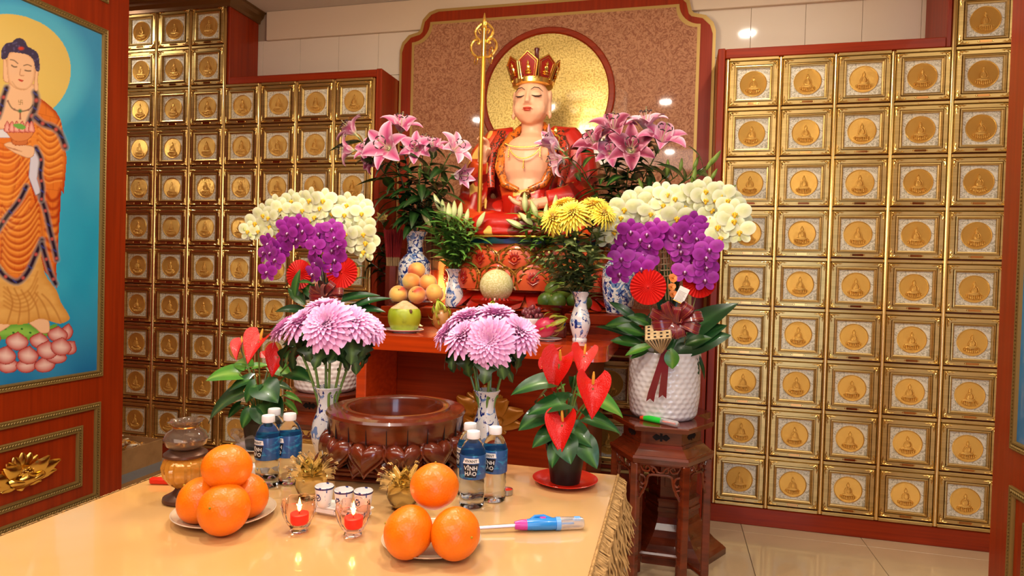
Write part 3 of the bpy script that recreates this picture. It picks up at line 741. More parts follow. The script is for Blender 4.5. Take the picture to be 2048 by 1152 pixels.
# robe
b=MB()
b.ell((0,.0,.36),(.235,.135,.25),20)
for sx in (-1,1):
    b.tube([(sx*.10,0,.585),(sx*.20,-.01,.555),(sx*.262,-.03,.47),(sx*.285,-.05,.36),(sx*.30,-.09,.25)],[.06,.085,.088,.088,.085],14)
    b.tube([(sx*.10,-.02,.12),(sx*.28,-.10,.11),(sx*.40,-.17,.085)],[.13,.115,.085],14)      # thigh to knee
    b.tube([(sx*.38,-.17,.075),(sx*.20,-.27,.07),(0,-.30,.065)],[.08,.075,.065],14)          # shin
b.tube([(.30,-.10,.26),(.24,-.20,.215),(.13,-.24,.20)],[.085,.072,.055],14)
b.tube([(-.30,-.10,.26),(-.27,-.16,.33),(-.245,-.20,.42)],[.085,.066,.046],14)
b.tube([(.27,-.10,.28),(.30,-.15,.15),(.34,-.18,.06)],[.06,.085,.06],12)
b.tube([(-.28,-.10,.28),(-.33,-.15,.15),(-.40,-.18,.05)],[.06,.09,.06],12)
b.tube([(-.25,-.19,.38),(-.27,-.17,.24),(-.30,-.19,.12)],[.035,.05,.07],12)
b.ell((0,-.10,.06),(.40,.22,.075),20); b.ell((0,-.20,.03),(.42,.17,.04),20)
rr=random.Random(2)
for k in range(9):   # draped folds
    y=.30-k*.02
    b.tube([(.17-k*.012,-.12-k*.006,.40-k*.03),(.08,-.19-k*.006,.28-k*.022),(-.04,-.20-k*.005,.25-k*.02),(-.15+k*.006,-.13-k*.006,.30-k*.022)],.010,6)
for sx in (-1,1):
    for k in range(6):
        b.tube([(sx*(.20+.02*k),-.085-.0*k,.52-.03*k),(sx*(.23+.018*k),-.125,.42-.03*k),(sx*(.215+.02*k),-.15,.30-.03*k),(sx*(.20+.03*k),-.22,.16-.015*k)],.009,6)
    for k in range(7):
        b.tube([(sx*(.08+.05*k),-.31+.022*k,.10),(sx*(.06+.052*k),-.335+.022*k,.05),(sx*(.05+.052*k),-.35+.024*k,.012)],.009,6)
for k in range(5): b.tube([(-.20,-.23-.018*k,.155-.02*k),(0,-.28-.018*k,.12-.02*k),(.20,-.23-.018*k,.155-.02*k)],.009,6)
fuse(b,'robe',M['robe'],st,.009,2)
b=MB()
for sx in (-1,1):
    b.tube([(sx*.058,.01,.655),(sx*.100,-.055,.58),(sx*.135,-.135,.48),(sx*.142,-.165,.38),(sx*.105,-.195,.295),(sx*.03,-.205,.262)],[.016,.024,.026,.026,.022,.016],10)
b.build('collar',M['orange'],st)
for sx in (-1,1):
    b=MB()
    b.tube([(sx*.11,.02,.61),(sx*.165,-.06,.585),(sx*.20,-.11,.49),(sx*.205,-.135,.38),(sx*.19,-.155,.28)],[.02,.032,.032,.03,.02],10)
    b.build('shawl',M['shawl'],st)
# gilded hems
b=MB()
for sx in (-1,1):
    b.tube([(sx*.02,-.222,.258),(sx*.12,-.205,.302),(sx*.163,-.175,.39),(sx*.155,-.145,.49),(sx*.115,-.062,.60)],.004,6)
    b.tube([(sx*.44,-.19,.02),(sx*.30,-.33,.012),(sx*.12,-.375,.008),(0,-.38,.008)],.005,6)
b.tube([(.12,-.20,.16),(.18,-.25,.14),(.25,-.24,.13)],.005,6)
b.build('gilt_hem',M['goldleaf'],st)
# necklace
b=MB()
def chain(pts,r,n):
    pts=bez(*pts,n)
    for p in pts: b.ell(p,r,6)
chain(((-.118,-.150,.520),(-.06,-.235,.475),(.06,-.235,.475),(.118,-.150,.520)),.0042,44)
chain(((-.085,-.195,.488),(-.045,-.235,.405),(.045,-.235,.405),(.085,-.195,.488)),.0042,36)
for x,z in ((-.085,.475),(.085,.475),(0,.415)):
    for k in range(5): b.ell((x,-.205-(.012 if x==0 else -.0),z-k*.009),(.0045 if k<4 else .007,.0045,.0055),6)
b.build('necklace',M['goldleaf'],st)
# clasp on the shoulder
b=MB(); b.tube([(.155+.022*math.cos(a),-.15,.535+.022*math.sin(a)) for a in [2*PI*k/14 for k in range(14)]],.006,6,closed=True); b.ell((.155,-.155,.58),(.012,.008,.022),8)
b.build('shoulder_clasp',M['goldleaf'],st)
# hands
def hand(mb,W0,pd,nd,s=1,curl=.5,flip=1):
    "palm at W0, fingers along pd, palm facing nd"
    pd=V(pd).normalized(); nd=V(nd); nd=(nd-pd*nd.dot(pd)).normalized(); sd=pd.cross(nd)*flip
    W0=V(W0); mb.tube([W0-pd*.045*s,W0,W0+pd*.03*s],[.021*s,.028*s,.026*s],10)
    for k,(o_,L) in enumerate(((-.021,.060),(-.007,.068),(.007,.064),(.020,.050))):
        p=W0+pd*.02*s+sd*o_*s; pts=[p]; d=pd.copy()
        for q in range(4):
            c=curl*(.5+.35*q); d=(d*math.cos(c*.5)+nd*math.sin(c*.5)).normalized(); p=p+d*L*s/4; pts.append(p)
        mb.tube(pts,[.0105*s,.0105*s,.0098*s,.009*s,.007*s],8); mb.ell(pts[-1],.0072*s,6)
    p=W0-pd*.008*s-sd*.02*s; d=(pd*.5-sd*.8+nd*.35).normalized(); pts=[p]
    for q in range(3): d=(d+nd*.3*curl+pd*.25).normalized(); p=p+d*.017*s; pts.append(p)
    mb.tube(pts,[.0135*s,.0125*s,.011*s,.0085*s],8); mb.ell(pts[-1],.0088*s,6)
HS=V((-.225,-.245,.475))
b=MB(); hand(b,HS+V((.005,.03,-.01)),(.15,-.25,.75),(-.2,-.9,.1),1.15,.75,-1); b.tube([(-.255,-.185,.37),HS+V((0,.035,-.05))],[.03,.024],10)
fuse(b,'raised_hand',M['skin'],st,.0042,1)
b=MB(); hand(b,V((.045,-.29,.175)),(-1,-.15,.05),(0,-.1,1),1.2,.45,1); b.tube([(.15,-.25,.195),(.08,-.285,.18)],[.032,.026],10)
fuse(b,'resting_hand',M['skin'],st,.0042,1)
b=MB(); b.ell((-.30,-.265,.115),(.06,.035,.016),12); 
for k in range(5): b.tube([(-.33+.012*k,-.275,.12),(-.36+.012*k,-.30,.115)],[.008,.006],6)
fuse(b,'foot',M['skin'],st,.006,1)
# crown
b=MB(); b.lathe([(.106,.845),(.112,.848),(.115,.872),(.108,.880),(.104,.872)],36,M=T(0,-.045,0)@Matrix.Diagonal((1,1.02,1,1)))
b.lathe([(.106,.850),(.105,.90),(.08,.94),(.04,.965),(0,.972)],24,M=T(0,-.03,0)@Matrix.Diagonal((.96,.96,1,1)),mi=1)
b.build('crown_band',[M['goldleaf'],M['hair']],st)
MB().lathe([(.022,.955),(.028,.975),(.024,.995),(.013,1.012),(.012,1.05),(.016,1.062),(.012,1.068),(0,1.069)],14,M=T(.012,-.02,0)).build('topknot',M['hair'],st)
M['crownred']=mat('crown_enamel','#8E140C',.25,coat=.5)
for k in range(5):
    a=(k-2)*.80; hgt=.135 if k==2 else .125
    pan=[(-.036,0),(.036,0),(.052,.088),(.0,hgt),(-.052,.088)]
    Mx=T(0,-.045,.868)@RZ(a)@T(0,-.104,0)@RX(.30)
    def py_(poly,y0,y1,mb,mi=0): 
        n=len(poly);vs=[(x,y0,z) for x,z in poly]+[(x,y1,z) for x,z in poly]; mb.add(vs,[tuple(range(n)),tuple(range(2*n-1,n-1,-1))]+[(i,n+i,n+(i+1)%n,(i+1)%n) for i in range(n)],Mx,mi)
    b=MB(); py_([(x*1.0,z) for x,z in pan],-.004,.004,b)
    lf=b.build('crown_leaf',M['crownred'],st,smooth=False)
    b=MB(); b.tube([(x,-.004,z) for x,z in pan],.0052,6,M=Mx,closed=True); b.tube([(-.028+.0,-.006,.008),(.028,-.006,.008),(.040,-.006,.083),(0,-.006,hgt-.014),(-.040,-.006,.083)],.0022,5,M=Mx,closed=True)
    b.build('leaf_rim',M['goldleaf'],lf)
    b=MB()
    for c,r in (((0,-.009,.074),(.0085,.008,.0095)),((0,-.009,.085),(.004,.004,.004)),((0,-.009,.052),(.013,.008,.017)),((0,-.010,.036),(.021,.009,.007)),((0,-.010,.024),(.022,.009,.006))): b.ell(c,r,8,M=Mx)
    b.build('seated_figure_relief',M['goldleaf'],lf)
# pearl held in the lap is lifted in its palm: a thing of its own
t=thing('ball','polished gold-brown ball resting in the statue\'s lap hand','ball',ST+V((.035,-.295,.215))); MB().ell((0,0,0),.030,20).build('sphere',mat('dark_gold_ball',(.5,.33,.12),.1,metal=1),t); MB().lathe([(.012,-.032),(.018,-.029),(.014,-.024)],12).build('base',M['goldleaf'],t)
# staff
SX,SY=ST.x+HS.x+.010,ST.y+HS.y-.035
zb=1.545; zt=2.66
t=thing('monk_staff','tall thin gold ringed staff held in the statue\'s raised hand','staff',(SX,SY,zb))
M['staffgold']=mat('staff_gold','#D8A23A',.28,metal=.75)
h=zt-zb
MB().tube([(0,0,.02),(0,0,h-.10)],.0118,12).build('pole',M['staffgold'],t)
MB().lathe([(0,-.03),(.006,-.022),(.012,-.008),(.018,.0),(.024,.012),(.016,.022),(.022,.032),(.012,.04)],14).build('foot_knob',M['staffgold'],t)
MB().lathe([(.010,h-.20),(.014,h-.19),(.012,h-.05),(.016,h-.045),(.012,h-.03),(.016,h-.02),(.008,h+.005),(.003,h+.03),(0,h+.035)],12).build('finial',M['goldleaf'],t)
for sx in (-1,1):
    b=MB()
    pts=[(0,-.19),(.03,-.195),(.058,-.165),(.062,-.13),(.045,-.105),(.022,-.108),(.025,-.125),(.035,-.12)]
    b.tube([(sx*x*1.1,0,h+z) for x,z in smooth(pts,False,4)],.0072,6)
    pts=[(.022,-.105),(.04,-.085),(.044,-.06),(.028,-.035),(.010,-.02),(0,-.01)]
    b.tube([(sx*x*1.1,0,h+z) for x,z in smooth(pts,False,4)],.0066,6)
    b.tube([(sx*x,0,h+z) for x,z in smooth([(.02,-.075),(.03,-.06),(.022,-.05),(.016,-.06)],False,4)],.0035,5)
    b.build('scroll',M['goldleaf'],t)
for sx,z in ((-1,-.19),(1,-.19),(1,-.15)):
    b=MB(); cx=sx*.04; b.tube([(cx,.022*math.cos(a),h+z-.02+.022*math.sin(a)) for a in [2*PI*k/14 for k in range(14)]],.003,5,M=T(cx,0,0)@RZ(.7)@T(-cx,0,0),closed=True); b.build('ring',M['goldleaf'],t)
# ---------------------------------------------------------------- lotus throne
TH=V((-.775,-.20,1.15))
th=thing('lotus_throne','orange-red painted lotus throne with gilt scrolled petals under the statue','throne',TH)
M['petred']=mat('throne_coral','#D4502A',.32,coat=.3,noise=((9,9,9),'#E0683A',.4,.7))
M['petdark']=mat('throne_crimson','#A21608',.3,coat=.3)
M['giltbrown']=mat('gilt_brown','#A87424',.3,metal=.5,coat=.2,noise=((60,60,60),'#5E3A14',.5,.58,3,1))
M['teal']=mat('teal_paint','#15474C',.3,coat=.3,noise=((14,14,14),'#1E3A6A',.45,.55))
SQ=Matrix.Diagonal((1,.78,1,1))
MB().lathe([(.40,.0),(.44,.02),(.40,.05),(.36,.07),(.36,.10),(.44,.115),(.45,.30),(.44,.355),(0,.36)],64,M=SQ).build('drum',M['petred'],th)
b=MB(); b.surf(96,3,lambda u,v:((.455+.012*math.sin(u*2*PI*13))*math.cos(u*2*PI)*(1-.06*v*(v>.9)),(.455+.012*math.sin(u*2*PI*13))*math.sin(u*2*PI),.342+.030*v+.008*math.sin(u*2*PI*19)*v),SQ,closeu=True)
b.lathe([(.44,.366),(.43,.372),(0,.372)],48,M=SQ); b.build('cushion_edge',M['teal'],th)
def throne_petal(a,z,Wd,H,rad):
    Mx=SQ@RZ(a)@T(0,-rad,z)
    def fn(u,v):
        s=(u-.5)*2; t=v; wd=Wd*.5*min(1,(1-max(0,t-.55)**2*3.2))*(.80+.20*min(1,t*3)); wd=max(wd,.004)
        return (s*wd,-.030*math.cos(s*PI/2)*math.sin(PI*min(1,.25+t*.75))-.012*t,H*t-(.018*abs(s)**2*t))
    b=MB(); b.surf(10,10,fn,Mx); p=b.build('petal',M['petred'],th,ang=70)
    b=MB()
    for inset,r in ((1.0,.0065),(.82,.0040)):
        pts=[fn(.5-.5*inset,v/8*inset) for v in range(9)]+[fn(.5-.5*inset+inset*k/10,inset*.99) for k in range(1,10)]+[fn(.5+.5*inset,(8-v)/8*inset) for v in range(9)]
        b.tube([(x,y-.003,z_) for x,y,z_ in pts],r,5,M=Mx)
    for sx in (-1,1):
        for k in range(3):
            t0=.30+.2*k; c=V(fn(.5+sx*(.36-.05*k),t0)); b.tube([c+V((sx*-.012*q,-.006,.016*q-.004*q*q)) for q in range(4)],[.007,.006,.004,.002],5,M=Mx)
    b.build('gilt_scroll_rim',M['giltbrown'],p)
    b=MB(); c=V(fn(.5,.40))
    b.tube([c+V((.017*math.cos(q),-.004,.017*math.sin(q))) for q in [2*PI*k/12 for k in range(12)]],.004,5,M=Mx,closed=True); b.ell(c+V((0,-.003,0)),.006,6,M=Mx)
    for k in range(7):
        q=PI/2+(k-3)*.52; d=V((math.cos(q),0,math.sin(q))); b.tube([c+d*.02+V((0,-.003,0)),c+d*(.032 if k%2 else .038)+V((.004*(k-3)/3,-.002,.004))],[.006,.001],5,M=Mx)
    b.tube([c+V((-.03,-.002,-.012)),c+V((0,-.004,-.030)),c+V((.03,-.002,-.012))],[.001,.005,.001],5,M=Mx)
    b.build('flame_emblem',M['petdark'],p)
for k in range(7): throne_petal((k-3)*.40,.215,.205,.125,.452)
for k in range(8): throne_petal((k-3.5)*.40,.108,.215,.140,.468)
b=MB()
def dp(a,Wd,H,r0,r1):
    Mx=SQ@RZ(a)
    def fn(u,v): s=(u-.5)*2; t=v; return (s*Wd*.5*(1-.25*t*abs(s)),-(r0+(r1-r0)*t**.7+.02*math.cos(s*PI/2)),.095-H*t-.0*abs(s)+.012*abs(s)**2*t)
    q=MB(); q.surf(8,6,fn,Mx); return q
for k in range(15): dp((k-7)*.235,.105,.085,.38,.50).build('lower_petal',M['petdark'],th,ang=70)
MB().lathe([(.50,0),(.52,.006),(.50,.014),(.42,.016)],48,M=SQ).build('foot_rim',M['redwood'],th)
# chandelier hanging in front of the altar, above the frame of the photograph: the gold disc mirrors it
CH=V((-.80,-1.55,2.72))
t=thing('chandelier','round crystal chandelier hanging from the ceiling above the tables','chandelier',CH)
M['crystal']=mat('lit_crystal','#FFF6E4',.08,coat=.5,emit='#FFEFD0',es=2.2)
MB().lathe([(.05,.39),(.05,.42),(.0,.42)],20).tube([(0,0,.12),(0,0,.40)],.012,8).build('stem',M['goldleaf'],t)
for r_,z0,z1,n in ((.36,.05,.24,46),(.27,-.06,.10,34),(.17,-.14,.0,22)):
    MB().tube([(r_*math.cos(2*PI*k/40),r_*math.sin(2*PI*k/40),z1) for k in range(40)],.012,6,closed=True).build('ring',M['goldleaf'],t)
    b=MB()
    for k in range(n):
        a=2*PI*k/n
        for q in range(5): b.ell((r_*math.cos(a),r_*math.sin(a),z1-.02-(z1-z0)*q/4),(.009,.009,.016),5)
    b.build('crystal_strands',M['crystal'],t)
    MB().ell((0,0,z1-.02),(r_*.5,r_*.5,.02),12).build('bulb_cluster',M['crystal'],t)
# ---------------------------------------------------------------- offering table, cloth, fringe
TT=.80; LX,RXx,FY,BY=-1.245,-.128,-3.02,-1.975
ot=thing('offering_table','long front offering table under a cream gold cloth','table',((LX+RXx)/2,(FY+BY)/2,0))
hx,hy=(RXx-LX)/2-.004,(BY-FY)/2-.004
MB().bbox(-hx,hx,-hy,hy,TT-.045,TT-.008,.004).build('table_top',M['redwood'],ot,smooth=False)
for sx in (-1,1):
    for sy in (-1,1): MB().bbox(sx*(hx-.06)-.03,sx*(hx-.06)+.03,sy*(hy-.06)-.03,sy*(hy-.06)+.03,0,TT-.045,.004).build('leg',M['redwood'],ot,smooth=False)
M['cloth']=mat('gold_cream_cloth','#D4AB76',.16,coat=.7,noise=[((1.6,1.2,1),'#D29C55',.35,.7,3,.8)],bump=((7,7,7),.12,.004))
M['skirt']=mat('gold_satin','#B88A35',.4,sheen=.3,metal=.25,noise=((30,30,3),'#96702A',.4,.7))
M['fringe']=mat('fringe_thread','#BC9358',.7,noise=((90,90,30),'#8E6A38',.4,.65))
tc_=thing('tablecloth','cream gold tablecloth under glossy clear film with long fringe on its edge','tablecloth',((LX+RXx)/2,(FY+BY)/2,TT))
b=MB()
def ctop(u,v): x=(u-.5)*2*(hx+.004);y=(v-.5)*2*(hy+.004); return (x,y,-.0005)
b.surf(30,30,ctop); b.build('cloth_top',M['cloth'],tc_)
def skirt(sx,sy,nm):
    def fn(u,v):
        L=(hy if sx else hx)+.004; s=(u-.5)*2*L; ou=(hx if sx else hy)+.006; w_=.018*v*math.sin(s*26)+.010*v*math.sin(s*61+1)+.05*v**1.3
        return ((sx*(ou+w_)),s,-.0005-.74*v) if sx else (s,sy*(ou+w_),-.0005-.74*v)
    b=MB(); b.surf(110,14,fn); return b.build(nm,M['skirt'],tc_,ang=179)
skirt(1,0,'skirt');skirt(-1,0,'skirt');skirt(0,1,'skirt')
b=MB(); rf=random.Random(11)
for (sx,n) in ((1,230),(-1,120)):
    for k in range(n):
        y=-hy+2*hy*(k+rf.random())/n; x=sx*(hx+.006); L=rf.uniform(.09,.125); o_=rf.uniform(.012,.040)
        pts=[(x-.002*sx,y,.002),(x+sx*(.010+o_*.4),y+rf.uniform(-.008,.008),-.012)]+[(x+sx*(.014+o_*(q/5)+.006*rf.uniform(-1,1)),y+rf.uniform(-.007,.007),-.015-L*q/5) for q in range(1,6)]
        b.tube(pts,[.0016,.0028,.003,.0028,.003,.0024,.0012],4)
o=b.build('fringe',M['fringe'],tc_); o['kind']='stuff'
b=MB(); b.tube([(hx+.008,-hy,.002),(hx+.008,hy,.002)],.0035,6); b.build('hem_cord',M['fringe'],tc_)
# ---------------------------------------------------------------- vessels and fruit
M['orange_']=mat('orange_peel','#F07C08',.34,sss=.08,noise=((18,18,18),'#E56A04',.4,.7),bump=((230,230,230),.35,.0012,'voronoi'))
def orange(P,r,lb,gr,tilt=(0,0,1),navel=False):
    t=thing('orange',lb,'fruit',P,0,gr); d=V(tilt).normalized(); Mx=frame((0,0,0),d)
    b=MB(); pr=[]
    for k in range(19):
        a=-PI/2+PI*k/18; rr=r*(1+.02*math.cos(3*a)); dim=.03*r*math.exp(-((PI/2-a)/.16)**2); pr.append((max(rr*math.cos(a),0) if 0<k<18 else 0,(rr-dim)*math.sin(a)*.96))
    gro=(lambda R,z,a,k:R*(1-.022*max(0,1-abs(math.sin(a*3))/.22)*(z>-.2*r))) if navel else None
    b.lathe(pr,40,M=Mx,fn=gro); b.build('peel',M['orange_'],t,ang=179)
    b=MB(); b.ell(Mx@V((0,0,r*.945)),r*.055,6)
    if navel: b.build('stem_scar',mat('orange_scar','#8A7A1A',.6) if 'oscar' not in M else M['oscar'],t)
    else: b.build('stem_scar',M.setdefault('oscar',mat('orange_scar','#A88A1A',.6)),t)
    return t
def plate(nm,lb,P,r,h,m,cat='plate',gr=None,foot=.55):
    t=thing(nm,lb,cat,P,0,gr); b=MB()
    b.lathe([(r*foot,0),(r*foot,.003),(r*.75,h*.35),(r*.98,h*.88),(r,h),(r*.97,h),(r*.72,h*.5),(r*.55,h*.30),(0,h*.28)],48); b.build('dish',m,t); 
    b=MB(); b.lathe([(r*.985,h*.93),(r*1.003,h),(r*.985,h*1.05),(r*.965,h)],48,cap=False); b.build('rim',m,t); return t
M['cremeplate']=mat('cream_glaze','#CDB79A',.25,coat=.4,noise=((12,12,12),'#C0A686',.4,.7))
PL=at(449,1034,Z=TT); PR=at(863,1090,Z=TT)
plate('plate','cream plate holding the left pyramid of four oranges',PL,.104,.017,M['cremeplate'],gr=None)
plate('plate','cream plate holding the right pyramid of three oranges',PR,.097,.016,M['cremeplate'],gr=None)
zo=TT+.052
gL='oranges on the left plate';gR='oranges on the right plate'
dR=.0475
def tri(C,a0,R):  return [V((C.x+R*math.cos(a0+2*PI*k/3),C.y+R*math.sin(a0+2*PI*k/3),zo)) for k in range(3)]
r_=.0475
def op(px,py,z): return at(px,py,Z=z)
orange(op(448,1018,zo),.0500,'front orange on the left plate, its stem star facing out',gL,(.05,-.9,.35),True)
orange(op(402,1000,zo),.0480,'left orange on the left plate, tucked behind the front one',gL,(-.5,-.2,.5))
orange(op(492,991,zo),.0475,'right rear orange on the left plate',gL,(.6,.3,.5))
orange(op(454,934,zo+.072),.0485,'orange crowning the left plate\'s pyramid',gL,(0,.3,1))
orange(op(817,1064,zo),.0480,'left orange on the right plate',gR,(-.8,-.2,.3))
orange(op(911,1067,zo),.0470,'right orange on the right plate, its stem scar turned right',gR,(.95,-.55,.15),False)
orange(op(869,972,zo+.068),.0465,'orange crowning the right plate\'s pyramid',gR,(-.05,.2,1))
# bottles
M['water']=mat('water_bottle_plastic','#F4F8FA',.02,trans=1,ior=1.2)
M['cap']=mat('bottle_cap','#EDEBE8',.4)
M['blabel']=mat('bottle_label','#1E4F86',.3,coat=.4,noise=((30,30,90),'#2C8CB4',.52,.62,3,1))
M['ltext']=mat('label_print_white','#E8E4DA',.4); M['lblack']=mat('label_print_black','#14141A',.4)
BOT={}
def wraps(vs,fs,rad,a0,z0,mb,mi=0,col=None):
    mb.add([(rad*math.cos(a0+x/rad),rad*math.sin(a0+x/rad),z0+y) for x,y,z in vs],fs,None,mi,col)
def bottle(P,ang,lb,gr):
    if not BOT:
        t=thing('water_bottle',lb,'bottle',P,ang,gr)
        R=.0295
        pr=[(0,.004),(.020,.0),(.027,.003),(.029,.012)]
        for k in range(6): pr+=[(.0285 if k%2 else .0268,.018+k*.008)]
        pr+=[(.0275,.066),(.0292,.072),(.0296,.076),(.0296,.118),(.0293,.124),(.027,.134),(.020,.149),(.0135,.156),(.0125,.160),(.0125,.166),(0,.166)]
        b=MB(); b.lathe(pr,32,fn=lambda r,z,a,k:r*(1+.035*math.sin(a*7+z*60)*(.015<z<.066))); b.build('bottle_body',M['water'],t,ang=60)
        MB().lathe([(.0150,.158),(.0155,.160),(.0155,.171),(.0145,.174),(0,.174)],28,fn=lambda r,z,a,k:r*(1+.02*math.sin(a*28)*(z<.172))).build('cap',M['cap'],t)
        MB().lathe([(.0299,.070),(.0306,.073),(.0306,.121),(.0301,.124)],32,cap=False).build('label',M['blabel'],t)
        lb_=t.children[-1]
        b=MB(); n=8; rad=.0309
        def quad(pts,mi,rd):
            vs=[];
            (x0,y0),(x1,y1),(x2,y2),(x3,y3)=pts
            for k in range(n+1):
                s=k/n; vs+=[(rd*math.cos(-PI/2+(x0+(x1-x0)*s)/rd),rd*math.sin(-PI/2+(x0+(x1-x0)*s)/rd),y0+(y1-y0)*s),(rd*math.cos(-PI/2+(x3+(x2-x3)*s)/rd),rd*math.sin(-PI/2+(x3+(x2-x3)*s)/rd),y3+(y2-y3)*s)]
            b.add(vs,[(2*k,2*k+2,2*k+3,2*k+1) for k in range(n)],None,mi)
        quad([(-.020,.1065),(.020,.1080),(.018,.1185),(-.015,.1185)],0,.0309)
        quad([(-.013,.0760),(.013,.0755),(.019,.1060),(-.019,.1050)],1,.0309)
        for body,size,z,mi in (('VIVANT',.0085,.1125,1),('VĨNH',.0125,.0965,0),('HẢO',.0125,.0840,0)):
            vs,fs=text_mb(body,size,bold=.0002); wraps(vs,fs,.0312,-PI/2,z,b,mi)
        b.build('label_print',[M['ltext'],M['lblack']],lb_)
        BOT['t']=t; return t
    c=copy_tree(BOT['t'],None,lb); c['group']=gr; c.location=P; c.rotation_euler=(0,0,ang); return c
g1='water bottles left of the wooden bowl';g2='water bottles before the right pink bouquet'
bottle(op(534,972,TT),-.35,'water bottle, front of the left three bottles',g1)
bottle(op(577,966,TT),-.5,'water bottle, rightmost of the left three bottles',g1)
bottle(op(546,952,TT),.9,'water bottle hidden at the back of the left three bottles',g1)
bottle(op(943,1013,TT),.15,'water bottle, front of the right three bottles',g2)
bottle(op(987,1000,TT),-.25,'water bottle, rightmost of the right three bottles',g2)
bottle(op(937,990,TT),-.6,'water bottle hidden at the back of the right three bottles',g2)
# wooden lotus bowl on a square base
BC=V((-.702,-2.135,TT))
t=thing('bowl_stand','low square rosewood base under the wooden lotus bowl','stand',BC,.10)
MB().bbox(-.155,.155,-.115,.115,0,.010,.003).bbox(-.148,.148,-.110,.110,.010,.024,.004).bbox(-.155,.155,-.115,.115,.024,.034,.003).build('base',M['rosewood'],t,smooth=False)
t=thing('lotus_bowl','large carved rosewood bowl ringed with heart-shaped lotus petals','bowl',BC+V((0,.0,.034))); t.scale=(1.02,1.02,1.08)
MB().lathe([(.10,0),(.115,.004),(.135,.022),(.155,.04),(.160,.06),(.168,.072),(.172,.078),(.176,.112),(.180,.120),(.177,.126),(.140,.128),(.138,.133),(.128,.133),(.121,.131),(.118,.125),(.118,.06),(.115,.052),(.06,.05),(0,.05)],72).build('body',M['rosewood'],t,ang=30)
n=22
b=MB()
for k in range(n):
    a=2*PI*(k+.5)/n; Mx=RZ(a); b.bbox(.170,.1755,-.0008,.0008,.074,.113,.0003,M=Mx)
b.build('rim_grooves',M['dark'],t,smooth=False)
def heart(s):
    b=MB()
    def fn(u,v):
        a=2*PI*u; r=v
        hxx=.95*math.sin(a)**3*.033*s*1.0; hz=(13*math.cos(a)-5*math.cos(2*a)-2*math.cos(3*a)-math.cos(4*a))/16*.030*s
        return (hxx*r,-.018*s*math.sqrt(max(0,1-r*r))-(.0), hz*r)
    b.surf(26,6,fn,closeu=True,M=T(0,0,0)); return b.mesh('petal',M['rosewood'],ang=179)
h1=heart(1.0);
for row,(nn,z,rad,s_,tilt,off) in enumerate(((12,.047,.168,1.42,-.22,0),(14,.022,.146,1.10,-.62,.5))):
    for k in range(nn):
        a=2*PI*(k+off)/nn
        o=link('petal',h1,t,RZ(a)@T(0,-rad,z)@RX(tilt)@Matrix.Diagonal((s_,s_*1.05,s_*.95,1)))
        # a raised rim round each petal
rb=MB(); pts=[]
for k in range(26):
    a=2*PI*k/26; pts.append((.95*math.sin(a)**3*.036,0,(13*math.cos(a)-5*math.cos(2*a)-2*math.cos(3*a)-math.cos(4*a))/16*.033))
rb.tube(pts,.0022,5,closed=True); rm=rb.mesh('petal_rim',M['rosewood'])
for o in [c for c in t.children if c.name.startswith('petal')]: link('petal_rim',rm,o,T(0,-.001,0))
# blue and white vases
def vase(nm,lb,P,h,prof,m,rz=0,bands=(),n=36,gr=None,scal=0,cat='vase'):
    t=thing(nm,lb,cat,P,rz,gr)
    b=MB(); k=len(prof); inner=[(max(r-.004,.003),z) for r,z in prof[::-1] if z>.35*h]; pr=prof+[((prof[-1][0]-.002),prof[-1][1]+.002)]+inner+[(0,inner[-1][1])]
    b.lathe([(0,0.001)]+pr,n,fn=(lambda r,z,a,q:r*(1+scal*math.cos(a*8)*(z>h*.9))) if scal else None); b.build('vase_body',m,t)
    for z,dz in bands:
        pts=sorted([(zz,r) for r,zz in prof]); 
        def rad(zq):
            for (z1,r1),(z2,r2) in zip(pts,pts[1:]):
                if z1<=zq<=z2+1e-9: return r1+(r2-r1)*(zq-z1)/max(z2-z1,1e-6)
            return pts[-1][1]
        MB().lathe([(rad(z+dz*q/5)+.0012,z+dz*q/5) for q in range(6)],n,cap=False).build('painted_band',M['blueband'],t)
    return t
SV=lambda s:[(r*s,z*s) for r,z in ((.028,0),(.030,.004),(.030,.014),(.027,.018),(.031,.030),(.040,.060),(.043,.080),(.038,.110),(.028,.140),(.024,.160),(.027,.185),(.036,.203),(.038,.206))]
VB={}
M['bluewhite_v']=blue_white('blue_flowers_on_white',30,.585,.60)
vCL=op(652,921,TT); vCR=op(970,926,TT); vY=at(1159,684,Z=TZ)
vase('vase','blue and white porcelain vase left of the wooden bowl holding pink chrysanthemums',vCL,.206,SV(1),M['bluewhite_v'])
vase('vase','blue and white porcelain vase right of the wooden bowl, behind the bottles',vCR,.206,SV(1),M['bluewhite_v'])
vase('vase','blue and white porcelain vase on the altar table\'s right holding yellow chrysanthemums',vY,.206,SV(1),M['bluewhite'])
vSL=at(908,618,Y=-.47); vSL.z=1.15; vSR=at(1098,620,Y=-.47); vSR.z=1.15
PS=lambda s:[(r*s*1.2,z*s) for r,z in ((.030,0),(.040,.008),(.041,.03),(.040,.08),(.035,.115),(.029,.145),(.028,.160),(.034,.188),(.044,.203),(.045,.206))]
vase('vase','small blue and white vase of lily buds left of the melon',vSL,.206,PS(1),M['bluewhite'],scal=.03)
vase('vase','small blue and white vase of lily buds right of the melon',vSR,.206,PS(1),M['bluewhite'],scal=.03)
vBL=V((-1.345,-.50,1.15)); vBR=at(1237,618,Y=-.42); vBR.z=1.15
BVp=[(.055,0),(.062,.006),(.064,.02),(.075,.05),(.087,.12),(.090,.18),(.088,.225),(.074,.245),(.060,.262),(.044,.275),(.041,.30),(.042,.33),(.052,.365),(.066,.385),(.068,.388)]
BVs=[(r*.98,z*1.03) for r,z in BVp]
vase('large_vase','tall blue and white patterned vase of pink lilies behind the peaches',vBL,.40,BVs,M['bluewhite_big'],bands=((.232,.012),(.285,.035),(.01,.03)))
